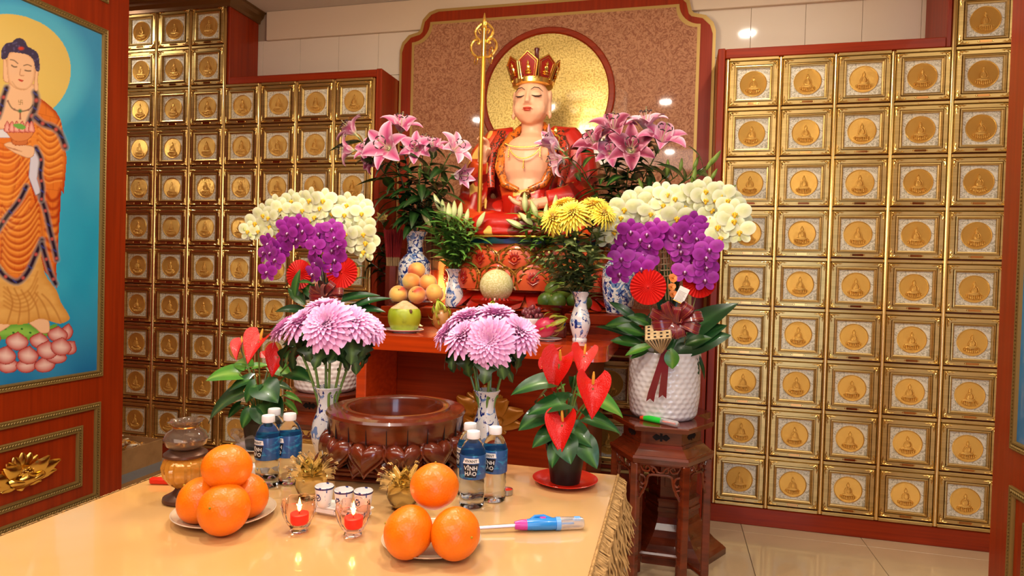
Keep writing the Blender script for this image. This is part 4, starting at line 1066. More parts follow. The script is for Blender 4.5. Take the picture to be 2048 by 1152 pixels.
vase('large_vase','tall blue and white patterned vase of pink lilies half hidden behind the right orchids',vBR,.40,BVs,M['bluewhite_big'],bands=((.232,.012),(.285,.035),(.01,.03)))
vFL=at(752,600,Y=-.30); vFL.z=1.045
vFL=V((-1.66,-.04,1.045)); vase('vase','slim white and blue vase of dark foliage at the altar counter\'s left end',vFL,.206,SV(1.25),M['bluewhite'])
# incense holders with sticks
def incense(lb,P,h,w_,stick,red,n,gr=None,lean=.10,seed=1):
    t=thing('incense_holder',lb,'incense holder',P); MB().lathe([(0,.0),(w_*.95,0),(w_,.006),(w_,h-.006),(w_*1.04,h),(w_*.9,h),(w_*.88,.02),(0,.02)],8 if red else 20).build('cup',M['rosewood'] if not red else M['boxwood'],t,ang=30)
    rr=random.Random(seed); b=MB(); b2=MB()
    for k in range(n):
        a=rr.uniform(0,2*PI); r=math.sqrt(rr.random())*w_*.75; x,y=r*math.cos(a),r*math.sin(a); q=1+lean*3
        L=stick*rr.uniform(.94,1.02); p0=V((x,y,.03)); p1=V((x*q,y*q*.7,h+L*.25)); p2=V((x*q*1.5,y*q,h+L))
        b.tube([p0,p1],.0016,4)
        b2.tube([p1,p2],.0026,4)
    o=b.build('bare_sticks',M['stickw'],t); o['kind']='stuff'; o=b2.build('incense_sticks',M['stickr'] if red else M['stickb'],t); o['kind']='stuff'; return t
M['boxwood']=mat('brown_box','#6E2818',.35,coat=.2); M['stickw']=mat('bamboo','#B08A5A',.7); M['stickr']=mat('red_incense','#8C1010',.75); M['stickb']=mat('brown_incense','#6E4A30',.85)
P=at(784,610,Y=-.44); P.z=1.15
incense('brown wooden holder packed with red incense sticks left of the tall vase',P,.215,.042,.20,True,90,seed=3)
P=at(862,600,Y=-.34); P.z=1.15
incense('dark holder of brown incense sticks between the tall vase and the salt lamp',P,.20,.040,.23,False,60,seed=4)
# glowing salt lamp
M['salt']=mat('glowing_salt','#E88A4A',.6,emit='#FF8A3C',es=1.1,noise=((14,14,14),'#F6C08A',.4,.7),bump=(14,.6,.02))
P=at(886,590,Y=-.28); P.z=1.15; t=thing('salt_lamp','glowing orange salt crystal lamp left of the lotus throne','lamp',P); rs=random.Random(4)
b=MB(); b.lathe([(.05,.018),(.075,.03),(.082,.07),(.070,.13),(.052,.18),(.036,.23),(.018,.26),(0,.268)],12,fn=lambda r,z,a,k:r*(1+.12*math.sin(a*3+k)+.07*math.sin(a*5+2*k))); b.build('crystal',M['salt'],t,ang=25); MB().lathe([(.06,0),(.068,.004),(.068,.014),(.06,.018),(0,.018)],24).build('base',M['rosewood'],t)
l=bpy.data.lights.new('salt_lamp_glow','POINT'); l.energy=1.2; l.color=(1,.5,.2); l.shadow_soft_size=.05; lo=bpy.data.objects.new('salt_lamp_glow',l); COL.objects.link(lo); lo.location=P+V((.0,-.11,.12))
# footed dishes and their fruit
def footed(nm,lb,P,r,h,m,gr=None):
    t=thing(nm,lb,'dish',P,0,gr); MB().lathe([(r*.50,0),(r*.52,.006),(r*.40,.014),(r*.20,.024),(r*.16,h*.5),(r*.22,h*.68),(r*.5,h*.80),(r*.95,h*.93),(r*1.0,h),(r*.96,h),(r*.8,h*.92),(0,h*.88)],48).build('bowl',m,t); 
    MB().lathe([(r*.52,0),(r*.56,.004),(r*.50,.008)],36).build('foot',m,t); return t
D1=at(822,646,Y=-.76); D1.z=TZ
footed('footed_dish','dark red footed dish of peaches behind the green coconut',D1,.115,.125,M['rosewood'])
D2=at(993,640,Y=-.80); D2.z=TZ
footed('footed_dish','red footed dish under the round melon',D2,.125,.150,M['petdark'])
D3=at(1118,650,Y=-.78); D3.z=TZ
footed('footed_dish','dark red footed dish of green oranges right of the melon',D3,.115,.138,M['rosewood'])
def fruitmesh(nm,r,colf,dent=.12,n=28,sq=.94,seam=0,mt='vc'):
    b=MB(); pr=[];N=16
    def fn(u,v):
        a=u*2*PI; ph=-PI/2+PI*v; rr=r*(1-(seam*math.exp(-(min(a,2*PI-a)/.22)**2) if seam else 0)*math.cos(ph)); z=math.sin(ph)*r*sq-dent*r*math.exp(-((1-v)/.10)**2)
        return (rr*math.cos(ph)*math.cos(a),rr*math.cos(ph)*math.sin(a),z)
    b.surf(n,N,fn,col=colf,closeu=True); return b.mesh(nm,M[mt],ang=179)
def peachcol(u,v):
    k=.5+.5*math.sin(u*6.28+1)+.25*math.sin(u*19+v*8); return mixc(lin('#E6B455'),lin('#C43A22'),max(0,k-.45)*1.3+.35*max(0,v-.7))
def peachcol2(u,v): return mixc(lin('#D8C060'),lin('#E08A3A'),.5+.5*math.sin(u*9+v*6))
M['peachskin']=mat('peach_skin',vc=True,rough=.5,sss=.1,sheen=.4,noise=((30,30,30),'#E09048',.55,.75))
pm=fruitmesh('skin',.037,peachcol,seam=.10,mt='peachskin'); pm2=fruitmesh('skin',.037,peachcol2,seam=.10,mt='peachskin')
sm_=MB().tube([(0,0,.027),(.001,0,.036)],[.0035,.002],6).mesh('stem',M['stickw'])
def pf(px,py,z,lb,me,nm,gr,rot,s=1,Ypl=None):
    P=at(px,py,Y=Ypl) if Ypl else at(px,py,Z=z); P.z=P.z if Ypl else z
    t=thing(nm,lb,'fruit',P,0,gr); t.rotation_euler=rot; s*=1.18; t.scale=(s,)*3; link('skin',me,t); link('stem',sm_,t); return t
gp='peaches piled on the footed dish'
Yd=-.80
pf(797,589,0,'yellow peach at the lower left of the peach pile, red blush on its right',pm,'peach',gp,(.9,0,.4),1.05,-.81)
pf(834,590,0,'red and yellow peach in the front middle of the peach pile',pm,'peach',gp,(1.1,0,-.3),1.0,-.84)
pf(869,586,0,'pale yellow peach at the lower right of the peach pile',pm,'peach',gp,(1.0,0,1.9),1.05,-.80)
pf(823,563,0,'red blushed peach in the second tier of the peach pile',pm2,'peach',gp,(.2,.3,2.2),1.04,-.79)
pf(856,565,0,'greenish yellow peach in the second tier, right',pm2,'peach',gp,(.3,-.2,1.0),1.0,-.78)
pf(833,541,0,'orange peach on top of the peach pile with a small sticker',pm,'peach',gp,(.1,.4,3.3),1.02,-.76)
pf(812,588,0,'peach hidden behind the front row of the peach pile',pm,'peach',gp,(.2,.1,1.3),.98,-.73)
def gcol(u,v): return mixc(lin('#3E5A1C'),lin('#6A7E2A'),.5+.5*math.sin(u*8+v*5))
M['greenpeel']=mat('green_citrus_peel',vc=True,rough=.38,bump=((230,230,230),.3,.001,'voronoi'))
gm=fruitmesh('skin',.036,gcol,dent=.06,mt='greenpeel')
gg='green oranges on the footed dish'
for px,py,yy,s_,lb in ((1092,602,-.82,.95,'green orange at the left end of the green pile'),(1114,604,-.85,1.0,'green orange at the front of the green pile'),(1150,602,-.81,1.0,'green orange behind the neck of the yellow bouquet\'s vase'),(1107,580,-.79,1.0,'green orange in the upper left of the green pile'),(1133,580,-.80,1.1,'large dark green orange at the top right of the green pile'),(1126,564,-.74,.9,'green orange peeking over the top of the green pile'),(1168,606,-.78,.9,'green orange at the right end of the green pile')):
    pf(px,py,0,lb,gm,'green_orange',gg,(.7,.2,px*.1),s_,yy)
# melon
P=at(993,568,Y=-.80); P.z=D2.z+.150*.9+.080
M['melon']=mat('netted_melon','#C2B878',.6,noise=((60,60,60),'#DCD4A4',.48,.56,3,2),bump=((70,70,70),.5,.002))
t=thing('melon','round netted pale green melon on its red dish','fruit',P); MB().lathe([(0 if k in (0,18) else .079*math.cos(-PI/2+PI*k/18),.079*math.sin(-PI/2+PI*k/18)) for k in range(19)],36).build('rind',M['melon'],t,ang=179); MB().tube([(0,0,.076),(.004,0,.088)],[.006,.004],8).build('stem',M['stickw'],t)
b=MB()
for k in range(18): a=2*PI*k/18; b.tube([(.045*math.cos(a),.045*math.sin(a),-.074),(.066*math.cos(a),.066*math.sin(a),-.062),(.072*math.cos(a),.072*math.sin(a),-.072)],[.006,.008,.004],6)
t2=thing('foam_ring','frilled red foam collar under the melon','collar',P); b.build('collar',M['petdark'],t2)
# coconut on a plate
P=at(808,664,Z=TZ); plate('plate','small white plate under the green coconut',P,.088,.014,M['porc'])
t=thing('coconut','trimmed green coconut with a pale cut cone top on a white plate','fruit',P+V((0,0,.006)))
M['cocog']=mat('coconut_green','#8EA01C',.35,noise=[((12,12,3),'#A8B42E',.4,.7),((20,20,20),'#6E7A20',.60,.75)]); M['cocow']=mat('coconut_husk','#D9B98C',.7,noise=((50,50,8),'#C09A68',.4,.7))
MB().lathe([(.045,0),(.058,.008),(.070,.035),(.074,.065),(.070,.090),(.062,.100)],36,fn=lambda r,z,a,k:r*(1+.02*math.cos(3*a))).build('green_husk',M['cocog'],t)
MB().lathe([(.062,.100),(.056,.106),(.010,.134),(0,.134)],12).build('cut_top',M['cocow'],t,ang=20); MB().ell((.050,-.048,.090),(.009,.004,.010),8).build('bruise',M['stickb'],t)
# dragon fruit
M['dragon']=mat('dragonfruit_skin',vc=True,rough=.35,coat=.2)
def scale_(L,W_,c0,c1,curl):
    b=MB()
    def fn(u,v):
        s=(u-.5)*2; w_=W_*(1-v)**.7*(.7+.3*min(1,v*5)); return (s*w_,L*v*math.cos(curl*v),L*v*math.sin(curl*v)+.10*w_*(1-abs(s)))
    b.surf(4,6,fn,col=lambda u,v:mixc(c0,c1,v*1.4)); b.surf(4,6,lambda u,v:V(fn(u,v))+V((0,0,-.0015)),col=lambda u,v:mixc(c0,c1,v*1.4)); return b
def dragonfruit(lb,P,rot,green=False):
    t=thing('dragon_fruit',lb,'fruit',P); t.rotation_euler=rot
    c0=lin('#C2244A') if not green else lin('#A8743A'); c1=lin('#A6BE3A')
    b=MB(); b.lathe([(0 if k in (0,14) else .042*math.cos(-PI/2+PI*k/14),.052*math.sin(-PI/2+PI*k/14)) for k in range(15)],24,col=c0); b.build('flesh',M['dragon'],t)
    sb=scale_(.052,.011,mixc(c0,c1,.3),c1,.9).mesh('scale',M['dragon']); rr=random.Random(3)
    for ring,(z,n,el,sc) in enumerate(((-.02,4,.2,.6),(.008,5,.4,.8),(.030,6,.8,1.0),(.046,5,1.15,1.2))):
        for k in range(n):
            a=2*PI*(k+.5*ring)/n; r=.042*math.cos(math.asin(min(.95,z/.052)))
            link('scale',sb,t,RZ(a)@T(0,r*.9,z)@RX(el+rr.uniform(-.15,.2))@Matrix.Diagonal((sc,sc,sc,1)))
    return t
P=at(1095,681,Z=TZ); plate('plate','small white plate under the right dragon fruit',P,.060,.010,M['porc'])
dragonfruit('pink dragon fruit with curling green scales, right of the middle pink bouquet',P+V((-.010,0,.055)),(0,1.15,0))
dragonfruit('dragon fruit with upright green scales left of the small lily bud vase',at(884,640,Y=-1.02),(.1,-.2,0),True)
P=at(884,668,Z=TZ)
# a third one stands behind the middle bouquet, its tips show over the flowers
P=at(985,690,Y=-1.12); P.z=TZ+.06; dragonfruit('dragon fruit behind the middle pink bouquet, only its green tips showing',P,(-.1,0,.5))
# grapes
P=at(1065,632,Y=-1.00); t=thing('grape_bunch','bunch of dusky red grapes between the middle bouquet and the dragon fruit','fruit',P)
M['grape']=mat('grape_skin','#5E1C28',.28,coat=.3,noise=((30,30,30),'#8A3C44',.4,.7)); gm_=MB().ell((0,0,0),(.0105,.0105,.014),12).mesh('grape',M['grape']); rr=random.Random(8)
for k in range(34):
    a=k*2.4; q=(k/34); r=.046*math.sqrt(q)*1.0; z=.030*(1-q)+rr.uniform(-.012,.010)-.03*(k%3==0); o=link('grape',gm_,t,T(r*math.cos(a),r*math.sin(a)*.7,z)@RX(rr.uniform(-.6,.6))@RY(rr.uniform(-.6,.6)))
P2=V((P.x,P.y,TZ)); plate('bowl','small dish holding the red grapes',P2,.062,P.z-TZ-.012,M['porc'],'dish')
P=at(1112,634,Y=-.92); P.z=TZ; t=thing('foil_packet','deep blue foil packet on a small stack behind the dragon fruit','packet',P)
b=MB(); rr=random.Random(2)
b.surf(12,8,lambda u,v:(.045*math.cos(2*PI*u)*math.sin(PI*v)*(1+.15*math.sin(9*u*6.28)),.025*math.sin(2*PI*u)*math.sin(PI*v),.062+.014*math.cos(PI*v)+.004*math.sin(40*u)),closeu=True); b.build('foil',mat('blue_foil','#122C8C',.2,metal=.5,coat=.4),t); MB().bbox(-.045,.045,-.03,.03,0,.048,.004).build('box',M['boxwood'],t,smooth=False)
P=at(772,612,Y=-.62); P.z=1.10; 
# ---------------------------------------------------------------- small things on the offering table
def glass_lotus(lb,P,gr):
    if 'gl' in VB:
        c=copy_tree(VB['gl'],None,lb); c.location=P; c['group']=gr; c.rotation_euler=(0,0,.3); return c
    t=thing('glass_lotus_lamp',lb,'lamp',P,0,gr)
    M['amber']=mat('amber_glass','#FFF2C0',.03,trans=1,ior=1.10); M['cglass']=mat('lotus_glass','#FFFBE6',.03,trans=1,ior=1.14)
    MB().lathe([(.022,0),(.026,.003),(.022,.008),(.030,.016),(.037,.032),(.034,.048),(.022,.058),(.018,.062),(0,.062)],28,fn=lambda r,z,a,k:r*(1+.03*math.cos(14*a))).build('glass_globe',M['amber'],t)
    for n,L,el,z in ((7,.050,1.2,.060),(8,.056,.85,.056),(9,.056,.45,.054),(9,.046,.1,.052)):
        b=MB()
        def fn(u,v):
            s=(u-.5)*2; w_=.012*math.sin(PI*min(1,v*.8+.18))**.8*(1 if v<.98 else .2); return (s*w_,L*v,.004*math.sin(v*PI)-.004*abs(s)**2)
        b.surf(4,6,fn); b.surf(4,6,lambda u,v:V(fn(u,v))+V((0,0,-.004))); pm_=b.mesh('glass_petal',M['cglass'])
        for k in range(n): link('glass_petal',pm_,t,RZ(2*PI*k/n+n)@T(0,.010,z)@RX(el))
    MB().lathe([(.012,.05),(.016,.06),(.012,.068),(0,.068)],16).build('oil_cup',M['goldleaf'],t); VB['gl']=t; return t
glass_lotus('yellow glass lotus lamp behind the left cup of the tray',op(622,996,TT),'glass lotus lamps')
glass_lotus('yellow glass lotus lamp behind the right pyramid of oranges',op(806,1018,TT),'glass lotus lamps')
# three cups on a tray
tr=thing('cup_tray','white porcelain tray with blue scrolls holding three tiny cups','tray',op(686,1030,TT),-.10)
MB().bbox(-.062,.062,-.021,.021,0,.018,.006).lathe([(.02,.018)],3).build('tray_block',M['bluewhite_v'],tr)
MB().bbox(-.064,.064,-.023,.023,.016,.021,.002).build('tray_rim',M['porc'],tr,smooth=False)
for px,py,lb in ((648,1011,'left'),(687,1019,'middle'),(726,1021,'right')):
    P=at(px,py,Z=TT+.0212); t=thing('tea_cup',lb+' of the three tiny blue and white cups on the tray','cup',P,0,'tiny cups on the porcelain tray'); t.scale=(1.1,1.1,1.08)
    MB().lathe([(.011,0),(.013,.002),(.0165,.018),(.0185,.040),(.0175,.041),(.0150,.018),(.010,.006),(0,.005)],28).build('cup_body',M['bluewhite_v'],t)
    MB().lathe([(.0186,.036),(.0189,.0375),(.0187,.039)],28,cap=False).build('blue_rim_line',M['navy'] if 'navy' in M else M.setdefault('navy',mat('navy_glaze','#232A5E',.2,coat=.4)),t)
    b=MB(); Mx=RZ(.0); rd=.0183
    def arc(x0,z0,r0,a0,a1,wd,n=10):
        pts=[(x0+r0*math.cos(a0+(a1-a0)*k/n),z0+r0*math.sin(a0+(a1-a0)*k/n)) for k in range(n+1)]
        rr_=lambda z:.0165+(.0185-.0165)*(z-.018)/.022+.0004
        b.tube([(rr_(z)*math.sin(x/.018),-rr_(z)*math.cos(x/.018),z) for x,z in pts],wd,4)
    arc(-.004,.020,.0058,0,2*PI,.0008,16); arc(-.004,.0228,.0028,-PI/2,PI/2,.0010); arc(-.004,.0172,.0028,PI/2,1.5*PI,.0010); arc(-.004,.031,.005,-2.2,-.9,.0012)
    b.build('painted_emblem',M['navy'],t)
# candle cups with flames
M['pinkglass']=mat('pink_tinted_glass','#FFEBE4',.03,trans=1,ior=1.16); M['wax']=mat('red_wax','#D8241A',.4,sss=.3,emit='#FF2A12',es=.35)
M['flame']=mat('candle_flame','#FFC070',.5,emit='#FFB050',es=14)
for px,py,lb in ((598,1062,'lit red candle in a glass lotus cup beside the left plate of oranges'),(706,1070,'lit red candle in a glass lotus cup before the cup tray')):
    P=at(px,py,Z=TT); t=thing('candle_cup',lb,'candle',P,0,'lit candles in glass cups')
    b=MB(); b.lathe([(.015,0),(.018,.002),(.016,.008),(.022,.014),(.030,.030),(.033,.050),(.031,.066),(.029,.066),(.030,.050),(.027,.032),(.018,.018),(0,.016)],36,fn=lambda r,z,a,k:r*(1+(.12 if z>.045 else .04)*math.cos(7*a))); b.build('glass_cup',M['pinkglass'],t)
    MB().lathe([(.016,.0175),(.0185,.020),(.0185,.036),(.017,.037),(.004,.035),(0,.035)],24).build('wax',M['wax'],t)
    MB().tube([(0,0,.035),(.001,0,.043)],.0008,5).build('wick',M['black'],t)
    MB().lathe([(0,.040),(.0030,.043),(.0042,.048),(.0032,.056),(.0014,.064),(0,.070)],14).build('flame',M['flame'],t)
    l=bpy.data.lights.new('candle_light','POINT'); l.energy=.35; l.color=(1,.55,.25); l.shadow_soft_size=.006; lo=bpy.data.objects.new('candle_light',l); COL.objects.link(lo); lo.location=P+V((0,0,.056))
# gas lighters
M['magenta']=mat('magenta_plastic','#C4309A',.3,coat=.3); M['lblue']=mat('blue_plastic','#1E86D8',.25,coat=.4); M['clearp']=mat('frosted_clear_plastic','#E6E4E4',.22,trans=.75,ior=1.3); M['lpale']=mat('pale_blue_plastic','#6FA8E8',.3)
A=at(958,1054,Z=TT+.012);B_=at(1168,1046,Z=TT+.012); L=(B_-A).length; ang=math.atan2(B_.y-A.y,B_.x-A.x)
t=thing('gas_lighter','blue and magenta long-necked gas lighter with clear fuel tank','lighter',V((A.x,A.y,TT)),ang); k=L/.21; S=lambda *a:[q*k for q in a]
MB().tube([(0,0,.010),(.075*k,0,.012)],[.0038,.0044],10).build('metal_rod',mat('steel_rod','#C8C2C6',.3,metal=.8),t)
MB().tube([(.070*k,0,.0125),(.082*k,0,.013),(.094*k,0,.013)],[.0080,.0105,.0112],14).build('collar',M['magenta'],t)
b=MB(); b.tube([(.094*k,0,.013),(.11*k,0,.0135),(.128*k,0,.0135),(.142*k,0,.013),(.155*k,0,.013)],[.0112,.0125,.0128,.0128,.0118],14)
b.tube([(.100*k,.004,.020),(.112*k,.010,.026),(.130*k,.011,.026),(.146*k,.006,.021)],[.0030,.0036,.0036,.0030],8); b.build('handle',M['lblue'],t)
MB().bbox(.120*k,.134*k,-.004,.010,.018,.026,.002).build('trigger',M['magenta'],t,smooth=False)
b=MB(); b.tube([(.155*k,0,.013),(.160*k,0,.013),(.200*k,0,.0125),(.207*k,0,.012),(.21*k,0,.012)],[.0118,.0135,.0130,.0115,.007],14); b.build('fuel_tank',M['clearp'],t)
b=MB(); b.tube([(.152*k,0,.013),(.161*k,0,.013)],.0139,14); b.tube([(.165*k,0,.0125),(.190*k,0,.0125)],.003,8); b.bbox(.188*k,.203*k,-.005,.005,.019,.0262,.002); b.build('tank_fittings',M['lpale'],t)
P=op(1013,988,TT); t=thing('tealight','small unlit red tealight in a metal cup right of the bottles','candle',P); MB().lathe([(.014,0),(.0155,.001),(.0155,.013),(.0148,.013),(.014,.003),(0,.003)],28).build('metal_cup',mat('aluminium','#B9AEA0',.35,metal=.8),t); MB().lathe([(.0145,.003),(.0145,.0105),(0,.0105)],24).build('wax',M['red'],t)
P=op(318,968,TT); t=thing('lighter','short red plastic lighter lying left of the glass lamp','lighter',P,.25); MB().bbox(-.022,.030,-.008,.008,0,.016,.004).build('body',M['red'],t); MB().bbox(.0305,.040,-.006,.006,.002,.014,.002).build('metal_head',mat('lighter_metal','#A8A098',.3,metal=.8),t,smooth=False)
# glass oil lamp
P=op(370,1000,TT); t=thing('oil_lamp','smoky glass oil lamp with a ribbed amber globe left of the oranges','lamp',P)
M['smoke']=mat('smoky_glass','#CDB8A2',.05,trans=.92,ior=1.2,coat=.4); M['amberrib']=mat('ribbed_amber_glass','#E8A43C',.08,trans=.45,ior=1.35,coat=.6,metal=.15); M['bronzed']=mat('brown_metal','#5E4030',.35,metal=.5)
MB().lathe([(.040,0),(.047,.003),(.046,.010),(.030,.018),(.022,.026),(.020,.032),(0,.032)],36).build('foot',M['bronzed'],t)
MB().lathe([(.021,.032),(.032,.040),(.045,.058),(.049,.078),(.044,.094),(.036,.102),(0,.102)],48,fn=lambda r,z,a,k:r*(1+.05*math.cos(20*a)*(z<.095))).build('amber_globe',M['amberrib'],t)
MB().lathe([(.037,.100),(.046,.104),(.046,.109),(.038,.115),(.030,.118),(0,.118)],40).build('collar',M['bronzed'],t)
b=MB(); b.lathe([(.028,.118),(.042,.128),(.047,.142),(.041,.156),(.029,.164),(.026,.170),(.031,.178),(.037,.182),(.0355,.1825),(.029,.179),(.024,.170),(.0275,.163),(.0395,.155),(.045,.142),(.040,.129),(.026,.120)],48,fn=lambda r,z,a,k:r*(1+.09*math.cos(6*a)*(z>.175))); b.build('smoky_globe',M['smoke'],t)
MB().lathe([(.0262,.166),(.0272,.169),(.0262,.172)],32,cap=False).build('gold_ring',M['goldleaf'],t); b=MB()
for k in range(5): b.ell((.016*math.cos(k*1.26),.016*math.sin(k*1.26),.128),(.009,.006,.007),8)
b.build('wick_holder',M['goldleaf'],t)
P=op(510,954,TT); t=thing('small_teapot','small white porcelain pot behind the left pyramid of oranges','pot',P); MB().lathe([(.014,0),(.020,.006),(.023,.018),(.020,.030),(.013,.034),(0,.036)],24).build('body',M['porc'],t); MB().tube([(.020,0,.014),(.033,0,.020),(.036,0,.030)],[.005,.0035,.003],8).build('spout',M['porc'],t)
# hexagonal flower stands
def hexm(mb,rad,z0,z1,M_=None,rad2=None,mi=0):
    rad2=rad if rad2 is None else rad2
    vs=[(rad*math.cos(PI/3*k),rad*math.sin(PI/3*k),z0) for k in range(6)]+[(rad2*math.cos(PI/3*k),rad2*math.sin(PI/3*k),z1) for k in range(6)]
    return mb.add(vs,[tuple(range(5,-1,-1)),tuple(range(6,12))]+[(k,(k+1)%6,6+(k+1)%6,6+k) for k in range(6)],M_,mi)
def flower_stand(lb,P,H):
    t=thing('flower_stand',lb,'stand',P)
    b=MB(); hexm(b,.205,H-.022,H-.004,rad2=.212); hexm(b,.212,H-.004,H,rad2=.208); b.build('top',M['rosewood'],t,smooth=False)
    b=MB(); hexm(b,.160,H-.080,H-.022); b.build('waist',M['rosewood'],t,smooth=False)
    b=MB()
    for k in range(6):
        a=PI/3*k+PI/6; Mx=RZ(a)@T(.160*math.cos(PI/6)+.001,0,H-.051)
        for s in (-1,1): b.add([(0,0,-.004),(0,s*.020,-.014),(0,s*.036,0),(0,s*.020,.014),(0,0,.004)],[(0,1,2,3,4) if s>0 else (4,3,2,1,0)],Mx)
        b.add([(0,-.005,-.016),(0,.005,-.016),(0,.005,.016),(0,-.005,.016)],[(0,1,2,3)],Mx@T(.0005,0,0))
    b.build('pierced_motif',M['dark'],t,smooth=False)
    b=MB(); hexm(b,.168,H-.092,H-.080,rad2=.165); hexm(b,.205,H-.120,H-.092,rad2=.172); hexm(b,.218,H-.130,H-.120,rad2=.212); hexm(b,.210,H-.150,H-.130,rad2=.216); b.build('moulding',M['rosewood'],t,smooth=False)
    for k in range(6):
        a=PI/3*k; x,y=.192*math.cos(a),.192*math.sin(a)
        b=MB(); b.bbox(-.016,.016,-.016,.016,0,H-.150,.004,M=RZ(a)@T(.192,0,0)); b.build('leg',M['rosewood'],t,smooth=False)
    zt=H-.150
    b=MB(); h_=.096
    for s in (-1,1):
        for pts,r in (([(.082,-.01),(.07,-.03),(.05,-.035),(.04,-.02),(.055,-.012),(.06,-.022)],.0045),([(.082,-.05),(.066,-.055),(.058,-.075),(.070,-.088),(.080,-.080)],.0045),([(.082,-.10),(.068,-.105),(.066,-.120),(.080,-.130)],.0042),([(.04,-.010),(.02,-.020),(.012,-.034),(.0,-.038)],.0045),([(.030,-.012),(.034,-.030),(.022,-.038)],.004),([(.084,-.145),(.056,-.090),(.046,-.050),(.0,-.046)],.0055)):
            b.tube([(0,s*y*.96,zt+z) for y,z in smooth(pts,False,3)],r,6)
    b.bbox(-.006,.006,-.083,.083,zt-.010,zt,.002)
    fm=b.mesh('fretwork_apron',M['rosewood'])
    for k in range(6): link('fretwork_apron',fm,t,RZ(PI/3*k+PI/6)@T(.192*math.cos(PI/6),0,0))
    b=MB(); 
    for k in range(6):
        a,c=PI/3*k,PI/3*(k+1); b.tube([(.19*math.cos(a),.19*math.sin(a),.09),(.19*math.cos(c),.19*math.sin(c),.09)],.010,6)
    b.build('stretcher',M['rosewood'],t,smooth=False)
    return t
SR=V((-.022,-.93,0)); SL=V((-1.63,-.90,0)); SH=.745
flower_stand('dark hexagonal fretwork flower stand under the right dimpled orchid pot',SR,SH)
flower_stand('dark hexagonal fretwork flower stand under the left orchid pot, behind the offering table',SL,SH)
t=thing('pedestal','hexagonal rosewood pedestal with flared base standing behind the right flower stand','pedestal',(.035,-.44,0)); 
b=MB(); hexm(b,.262,0,.03); hexm(b,.262,.03,.045,rad2=.245)
for k in range(6): z0,z1=.045+.028*k,.045+.028*(k+1); f_=lambda q:.245-.118*math.sin(PI/2*q)**.8; hexm(b,f_(k/6),z0,z1,rad2=f_((k+1)/6))
b.build('flared_base',M['rosewood'],t,smooth=False)
b=MB(); hexm(b,.135,.213,.232); hexm(b,.128,.232,.262); hexm(b,.135,.262,.275); hexm(b,.115,.275,.64); b.build('column',M['rosewood'],t,smooth=False)
b=MB()
for k in range(6): b.bbox(.0,.006,-.038,.038,.33,.60,.002,M=RZ(PI/3*k+PI/6)@T(.115*math.cos(PI/6),0,0))
b.build('column_panel',M['rosewood'],t,smooth=False)
b=MB(); hexm(b,.14,.64,.66,rad2=.17); hexm(b,.17,.66,.69); b.build('cap',M['rosewood'],t,smooth=False)
# green lighter on the stand
A=at(1283,836,Z=SH+.008);B_=at(1357,852,Z=SH+.008); L=(B_-A).length; ang=math.atan2(B_.y-A.y,B_.x-A.x); A.z=SH
t=thing('gas_lighter','green and orange gas lighter lying on the right flower stand','lighter',A,ang)
MB().tube([(-.10,0,.006),(.0,0,.009)],.0032,8).build('metal_rod',M['black'],t); M['lgreen']=mat('green_plastic','#22C83A',.3,coat=.4); M['lorange']=mat('orange_plastic','#F0582A',.3,coat=.4)
MB().tube([(-.004,0,.009),(.014,0,.010)],[.008,.010],12).build('collar',M['lorange'],t); MB().tube([(.014,0,.010),(.04,0,.013),(L*.55,0,.013)],[.010,.013,.0128],12).build('handle',M['lgreen'],t); MB().tube([(L*.55,0,.013),(L*.95,0,.013),(L,0,.012)],[.0125,.0132,.008],12).build('fuel_tank',M['clearp'],t); MB().tube([(L*.58,0,.013),(L*.9,0,.013)],.006,8).build('valve_tube',M['lorange'],t)
# cardboard box with wrapped sweets behind the left partition
M['card']=mat('cardboard','#9A7448',.7,noise=((12,12,12),'#86623A',.4,.7),coat=.15); M['foilw']=mat('yellow_wrapper','#D8942A',.3,coat=.5,noise=((20,20,20),'#E8DCC0',.50,.56))
bx0,bx1,by0,by1,bz=-3.35,-2.885,-1.15,-.56,.31
t=thing('cardboard_box','taped brown cardboard box of wrapped packets on the floor behind the painted partition','box',((bx0+bx1)/2,(by0+by1)/2,0)); hx_,hy_=(bx1-bx0)/2,(by1-by0)/2
for q,(a,b_,c,d) in enumerate(((-hx_,hx_,-hy_,-hy_+.006),(-hx_,hx_,hy_-.006,hy_),(-hx_,-hx_+.006,-hy_+.006,hy_-.006),(hx_-.006,hx_,-hy_+.006,hy_-.006))): MB().bbox(a,b_,c,d,0,bz,.001).build('side',M['card'],t,smooth=False)
MB().bbox(-hx_+.006,hx_-.006,-hy_+.006,hy_-.006,.002,.012,.001).build('bottom',M['card'],t,smooth=False)
MB().bbox(hx_,hx_+.0012,-hy_,hy_,.13,.18,.0004).build('tape',M['clearp'],t,smooth=False)
rr=random.Random(9)
wm=MB().ell((0,0,0),(.045,.018,.014),8); 
for s in (-1,1): wm.surf(8,2,lambda u,v:(s*(.042+.022*v),(u-.5)*.05*(.2+v),.008*math.sin(u*18)*v))
wm=wm.mesh('packet_wrapper',M['foilw'])
for k in range(36):
    lay=k//18; i=k%18; P=V(((bx0+bx1)/2-hx_+.07+.065*(i%6)+rr.uniform(-.01,.01),(by0+by1)/2-hy_+.10+.17*(i//6)+rr.uniform(-.03,.03),.300+lay*.026+rr.uniform(0,.006)))
    w2=thing('wrapped_packet','yellow and white twist-wrapped packet lying in the cardboard box','packet',P,rr.uniform(0,3.1),'wrapped packets in the cardboard box'); w2.rotation_euler=(rr.uniform(-.2,.2),rr.uniform(-.25,.25),rr.uniform(0,3.1)); link('wrapper',wm,w2)
